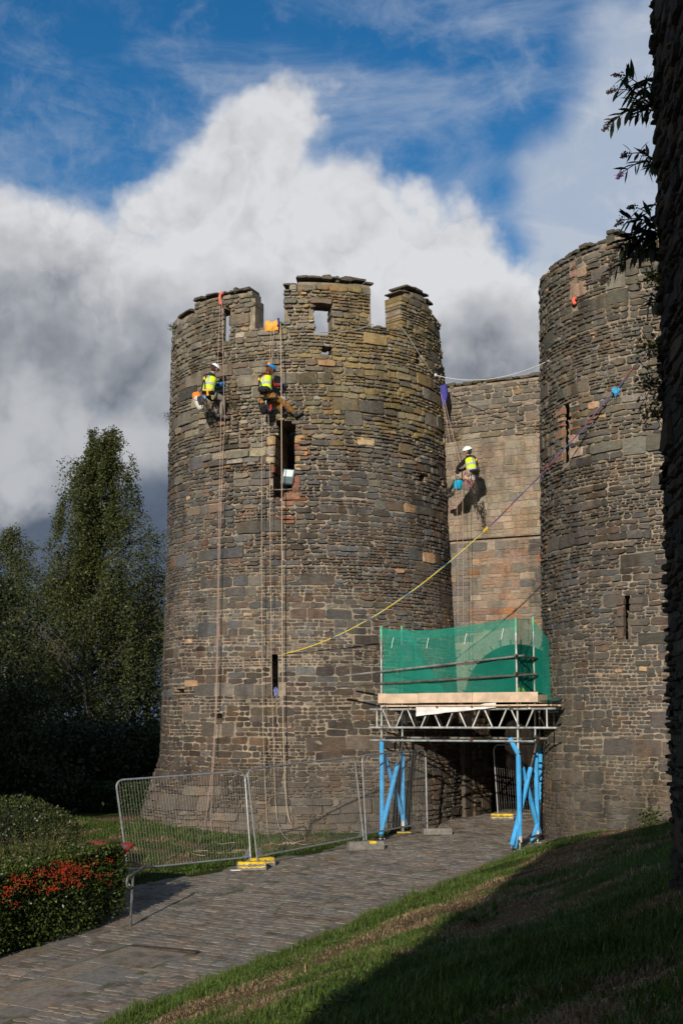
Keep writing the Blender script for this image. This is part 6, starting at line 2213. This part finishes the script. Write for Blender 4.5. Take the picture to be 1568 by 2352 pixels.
    # gloves and boots
    for sgn, k in ((1, 'R'), (-1, 'L')):
        ha, el = J['ha' + k], J['el' + k]
        mb = MB(); hand_mesh(mb, ha, ha - el, Vector((0, 0, 1)) if abs((ha - el).normalized().z) < .9 else f, glove_c); mb.build("glove", M_COL, root, smooth=True)
        an, to, kn = J['an' + k], J['to' + k], J['kn' + k]
        d = (to - an); heel = an - d.normalized() * .05 + (an - kn).normalized() * .05
        up = (kn - an).normalized()
        mb = MB()
        mb.tube([an + up * .10, an + up * .02, an.lerp(to, .12) - up * .03], [.062, .066, .064], 9, boot_c)
        mb.tube([heel - d * .02, heel.lerp(to, .25), heel.lerp(to, .6), heel.lerp(to, .9), to + d * .02], [.035, .060, .058, .048, .020], 9, boot_c)
        mb.build("boot", M_COL, root, smooth=True)
        mb = MB(); n_ = d.normalized().cross(side).normalized()
        if n_.dot(up) > 0: n_ = -n_
        mb.tube([heel + n_ * .045, heel.lerp(to, .5) + n_ * .045, to + n_ * .025], [.035, .044, .026], 6, (.03, .03, .03)); mb.build("sole", M_COL, root, smooth=True)
    return root, dict(fv=fv, sv=sv_, spine=spine, pelvis=pelvis, side=side, f=f)

def gear(root, c, n, drop, pal, spread=.12, rope_c=(.06, .05, .045)):
    """carabiners and slings hanging in a bunch from a harness gear loop"""
    for i in range(n):
        q = c + Vector((random.gauss(0, spread), random.gauss(0, spread * .4), random.uniform(-.08, .03)))
        a = random.uniform(0, 3.1); L = random.uniform(.07, .11); w_ = .024
        ax = Vector((math.cos(a), math.sin(a), 0)); cc = random.choice(pal)
        mb = MB()
        mb.tube([q + ax * w_ * math.cos(t) + Vector((0, 0, L * .5 * math.sin(t) - L * .4)) for t in [2 * math.pi * j / 10 for j in range(10)]], .0075, 5, cc, closed=True)
        mb.build("carabiner", M_HARD, root)
        if i % 2 == 0:
            D_ = drop * random.uniform(.45, 1.0); x = random.gauss(0, .05)
            mb = MB(); b = q + Vector((0, 0, -L * .7))
            mb.tube(dense([b, b + Vector((x * .6, random.gauss(0, .03), -D_ * .55)), b + Vector((x + .03, 0, -D_)), b + Vector((x + .06, 0, -D_ * .9)), b + Vector((.05, 0, -D_ * .3)), b + Vector((.01, 0, 0))], 3), .010, 5, jitter_col(rope_c, .5))
            mb.build("sling", M_COL, root)

def lp(px, py, off):
    return lead([(px, py, off)])[0]
# 1: white helmet, dark green sleeves
J = dict(head=lp(494, 847, .62), neck=lp(487, 858, .66), chest=lp(483, 870, .72), pelvis=lp(478, 901, .72))
J.update(shR=lp(491, 867, .60), elR=lp(496, 892, .58), haR=lp(505, 887, .34), shL=lp(479, 864, .52), elL=lp(487, 888, .38), haL=lp(504, 882, .24),
         hpR=lp(482, 905, .66), knR=lp(514, 916, .34), anR=lp(508, 951, .22), toR=lp(526, 961, .10), hpL=lp(474, 903, .58), knL=lp(500, 916, .22), anL=lp(495, 950, .16), toL=lp(508, 958, .06))
p1, e1 = person("person in white helmet, green sleeves and hi vis vest roped at the tower's left side", J, (.72, .60, 0), (.006, .055, .058), (.20, .185, .165), (.12, .11, .10), (.02, .17, .50), (.74, .76, .78), (.035, .02, .015), headf=(.75, .55, -.35))
gear(p1, lp(471, 909, .84), 12, .42, [(.1, .6, .4), (.55, .05, .04), (.04, .15, .5), (.6, .6, .6), (.1, .1, .1), (.5, .4, .1)], .11)
mb = MB(); mb.bevbox(lp(488, 913, .55), (.42, .26, .03), .008, Matrix.Rotation(R2D(30), 3, 'Z'), (.06, .05, .035)); mb.build("seat_board", M_COL, p1)
mb = MB(); q = lp(476, 897, .88); mb.tube([q + Vector((-.12, 0, .02)), q, q + Vector((.02, 0, -.14))], .03, 6, (.70, .42, .03)); mb.tube([q + Vector((.12, 0, .02)), q], .03, 6, (.70, .42, .03)); mb.build("yellow_webbing", M_COL, p1)
# his tool bag and drill pouch
def bag(label, a, b, wd, c, dark=None, rim=None):
    a, b = Vector(a), Vector(b)
    ax = (b - a).normalized(); o1 = Vector((1, .2, 0)) - ax * ax.dot(Vector((1, .2, 0))); o1.normalize(); o2 = ax.cross(o1)
    t = thing("tool_bag", label, "bag", tuple(a))
    mb = MB(); V = []; n = 14
    for i, (f_, r_) in enumerate(((0, .92), (.3, 1.0), (.65, .95), (.92, .72), (1.0, .45))):
        for k in range(n):
            an = 2 * math.pi * k / n
            V.append(a.lerp(b, f_) + (o1 * math.cos(an) * wd + o2 * math.sin(an) * wd * .7) * r_ * (1 + .05 * math.sin(k * 2.3 + i)))
    mb.add(V, [(i * n + k, i * n + (k + 1) % n, (i + 1) * n + (k + 1) % n, (i + 1) * n + k) for i in range(4) for k in range(n)] + [tuple(4 * n + k for k in range(n))], c)
    mb.build("body", M_COL, t, smooth=True)
    if rim:
        mb = MB(); V = []
        for f_ in (-.30, -.12, .03):
            for k in range(n):
                an = 2 * math.pi * k / n; V.append(a.lerp(b, f_) + (o1 * math.cos(an) * wd + o2 * math.sin(an) * wd * .7) * (.72 + .1 * math.sin(k * 1.9 + f_ * 9) if f_ < -.2 else 1.0))
        mb.add(V, [(i * n + k, i * n + (k + 1) % n, (i + 1) * n + (k + 1) % n, (i + 1) * n + k) for i in range(2) for k in range(n)], rim); mb.build("collar", M_COL, t, smooth=True)
    if dark:
        mb = MB(); q = a.lerp(b, .38) + o1 * wd * .45 - o2 * 0 + Vector((0, -wd * .75, 0)); mb.bevbox(q, (wd * 1.25, .05, (b - a).length * .62), .02, Matrix((o1, o2, -ax)).transposed(), dark); mb.build("pocket", M_COL, t)
    mb = MB(); mb.tube(dense([a + o1 * wd * .8, a + Vector((.14, .02, .18)), a + Vector((.26, .05, .20))], 4), .012, 5, (.10, .09, .08)); mb.build("strap", M_COL, t)
    return t
bag("white tool bag with orange collar hanging at the left worker's hip", lp(453, 911, .84), lp(463, 941, .80), .13, (.52, .49, .43), (.03, .032, .036), (.78, .20, .03))
# 2: blue helmet, red sleeves, legs braced to the right
J = dict(head=lp(622, 849, .62), neck=lp(615, 857, .64), chest=lp(609, 870, .70), pelvis=lp(611, 901, .70))
J.update(shR=lp(617, 866, .60), elR=lp(630, 886, .52), haR=lp(644, 886, .30), shL=lp(606, 864, .50), elL=lp(622, 884, .34), haL=lp(642, 883, .22),
         hpR=lp(618, 908, .66), knR=lp(645, 920, .44), anR=lp(676, 949, .17), toR=lp(695, 946, .07), hpL=lp(610, 906, .56), knL=lp(636, 926, .34), anL=lp(646, 944, .20), toL=lp(658, 950, .10))
p2, e2 = person("person in blue helmet, red sleeves and brown trousers bracing one leg above broken window", J, (.78, .52, 0), (.30, .032, .018), (.27, .135, .035), (.10, .095, .08), (.05, .06, .17), (.015, .22, .55), (.10, .04, .018, .10), headf=(.75, .55, -.3), dome=(.85, .20, .02))
gear(p2, lp(649, 912, .46), 6, .28, [(.6, .6, .62), (.5, .25, .05), (.1, .1, .1), (.65, .65, .65)], .045, (.16, .08, .06))
gear(p2, lp(600, 916, .80), 6, .22, [(.6, .25, .03), (.1, .1, .1), (.5, .5, .5)], .05)
mb = MB(); mb.bevbox(lp(617, 917, .62), (.46, .30, .045), .012, Matrix.Rotation(R2D(24), 3, 'Z') @ Matrix.Rotation(R2D(-6), 3, 'Y'), (.02, .019, .016)); mb.build("seat_board", M_COL, p2)
mb = MB(); mb.ball(lp(606, 894, .86), (.17, .10, .09), 10, 7, (.02, .02, .022), fn=lambda v: v * (1 + .1 * math.sin(8 * v.x + 5 * v.z))); mb.build("waist_pouch", M_COL, p2)
mb = MB(); q = lp(650, 880, .26); mb.tube([q + Vector((-.05, 0, -.06)), q + Vector((.06, 0, .07))], .012, 6, (.55, .55, .56)); tag(mb.build("chisel", M_GALV), "steel chisel in the blue helmeted worker's hand", "chisel")
t = thing("tool_pouch", "black pouch with red tool handle hanging below the blue helmeted worker", "pouch", tuple(lp(606, 935, .62)))
mb = MB(); a, b = lp(606, 925, .64), lp(606, 952, .60); mb.tube([a, a.lerp(b, .3), a.lerp(b, .8), b], [.13, .14, .10, .05], 10, (.015, .015, .016)); mb.build("body", M_COL, t, smooth=True)
mb = MB(); a = lp(622, 930, .6); mb.tube([a, a + Vector((0, 0, -.17))], .022, 7, (.55, .03, .03)); mb.build("handle", M_HARD, t)
# 3: white helmet, black sleeves, in the corner of tower and wall
def wp(px, py, Y): return at(px, py, Y)
J = dict(head=wp(1073, 1037, 36.95), neck=wp(1075, 1047, 36.95), chest=wp(1079, 1058, 36.90), pelvis=wp(1085, 1085, 36.85))
J.update(shL=wp(1071, 1055, 36.85), elL=wp(1050, 1074, 36.75), haL=wp(1051, 1082, 36.80), shR=wp(1088, 1055, 37.05), elR=wp(1066, 1080, 37.15), haR=wp(1054, 1080, 37.0),
         hpL=wp(1076, 1089, 36.80), knL=wp(1041, 1097, 36.95), anL=wp(1030, 1121, 37.25), toL=wp(1016, 1130, 37.45), hpR=wp(1080, 1089, 37.0), knR=wp(1048, 1102, 37.2), anR=wp(1038, 1130, 37.35), toR=wp(1025, 1140, 37.5))
p3, e3 = person("person in white helmet and black sleeves seated on ropes against pink ashlar", J, (-.85, .45, 0), (.012, .012, .013), (.27, .235, .185), (.085, .08, .065), (.02, .02, .022), (.80, .79, .76), (.02, .018, .015), headf=(-.9, .3, -.1))
gear(p3, wp(1079, 1093, 36.62), 12, .40, [(.6, .6, .62), (.65, .32, .04), (.1, .1, .1), (.03, .3, .42), (.45, .12, .25)], .09, (.10, .07, .05))
gear(p3, wp(1086, 1110, 36.70), 5, .55, [(.1, .1, .1), (.5, .5, .5)], .06, (.05, .045, .035))
mb = MB(); q = wp(1069, 1090, 36.62); mb.tube(dense([q + Vector((-.03, 0, .12)), q + Vector((-.05, 0, -.15)), q + Vector((.06, 0, -.34)), q + Vector((.20, 0, -.22)), q + Vector((.24, .02, -.02))], 4), .011, 5, (.38, .10, .20)); mb.tube(dense([q + Vector((.02, 0, .1)), q + Vector((.02, 0, -.18)), q + Vector((.10, 0, -.30)), q + Vector((.21, 0, -.18))], 4), .011, 5, (.38, .10, .20)); mb.build("lanyard", M_ROPE, p3)
mb = MB(); mb.bevbox(wp(1066, 1095, 36.9), (.36, .28, .03), .01, Matrix.Rotation(R2D(-20), 3, 'Z'), (.03, .03, .03)); mb.build("seat_board", M_COL, p3)
# blue bucket
a, b = wp(1054, 1098, 37.02), wp(1050, 1124, 37.04)
bk_ = thing("bucket", "bright blue plastic bucket hanging under the seated worker's thigh", "bucket", tuple(a))
mb = MB(); n = 18; V = []
for (f_, r_) in ((0, .158), (0, .150), (.05, .150), (.97, .118), (1.0, .108), (0, .140), (.95, .105)):
    for k in range(n):
        V.append(a.lerp(b, f_) + Vector((math.cos(2 * math.pi * k / n) * r_, math.sin(2 * math.pi * k / n) * r_, .012 if f_ == 0 and r_ < .155 else 0)))
Fc = [(i * n + k, i * n + (k + 1) % n, (i + 1) * n + (k + 1) % n, (i + 1) * n + k) for i in range(4) for k in range(n)] + [tuple(4 * n + k for k in range(n))] + [(5 * n + k, 5 * n + (k + 1) % n, 6 * n + (k + 1) % n, 6 * n + k) for k in range(n)]
mb.add(V, Fc, (.010, .33, .55)); mb.build("body", M_HARD, bk_, smooth=True)
mb = MB(); mb.tube([a + Vector((-.155, 0, 0)), a + Vector((-.11, 0, .13)), a + Vector((0, 0, .19)), a + Vector((.11, 0, .13)), a + Vector((.155, 0, 0))], .006, 5, (.5, .5, .5)); mb.build("handle", M_HARD, bk_)
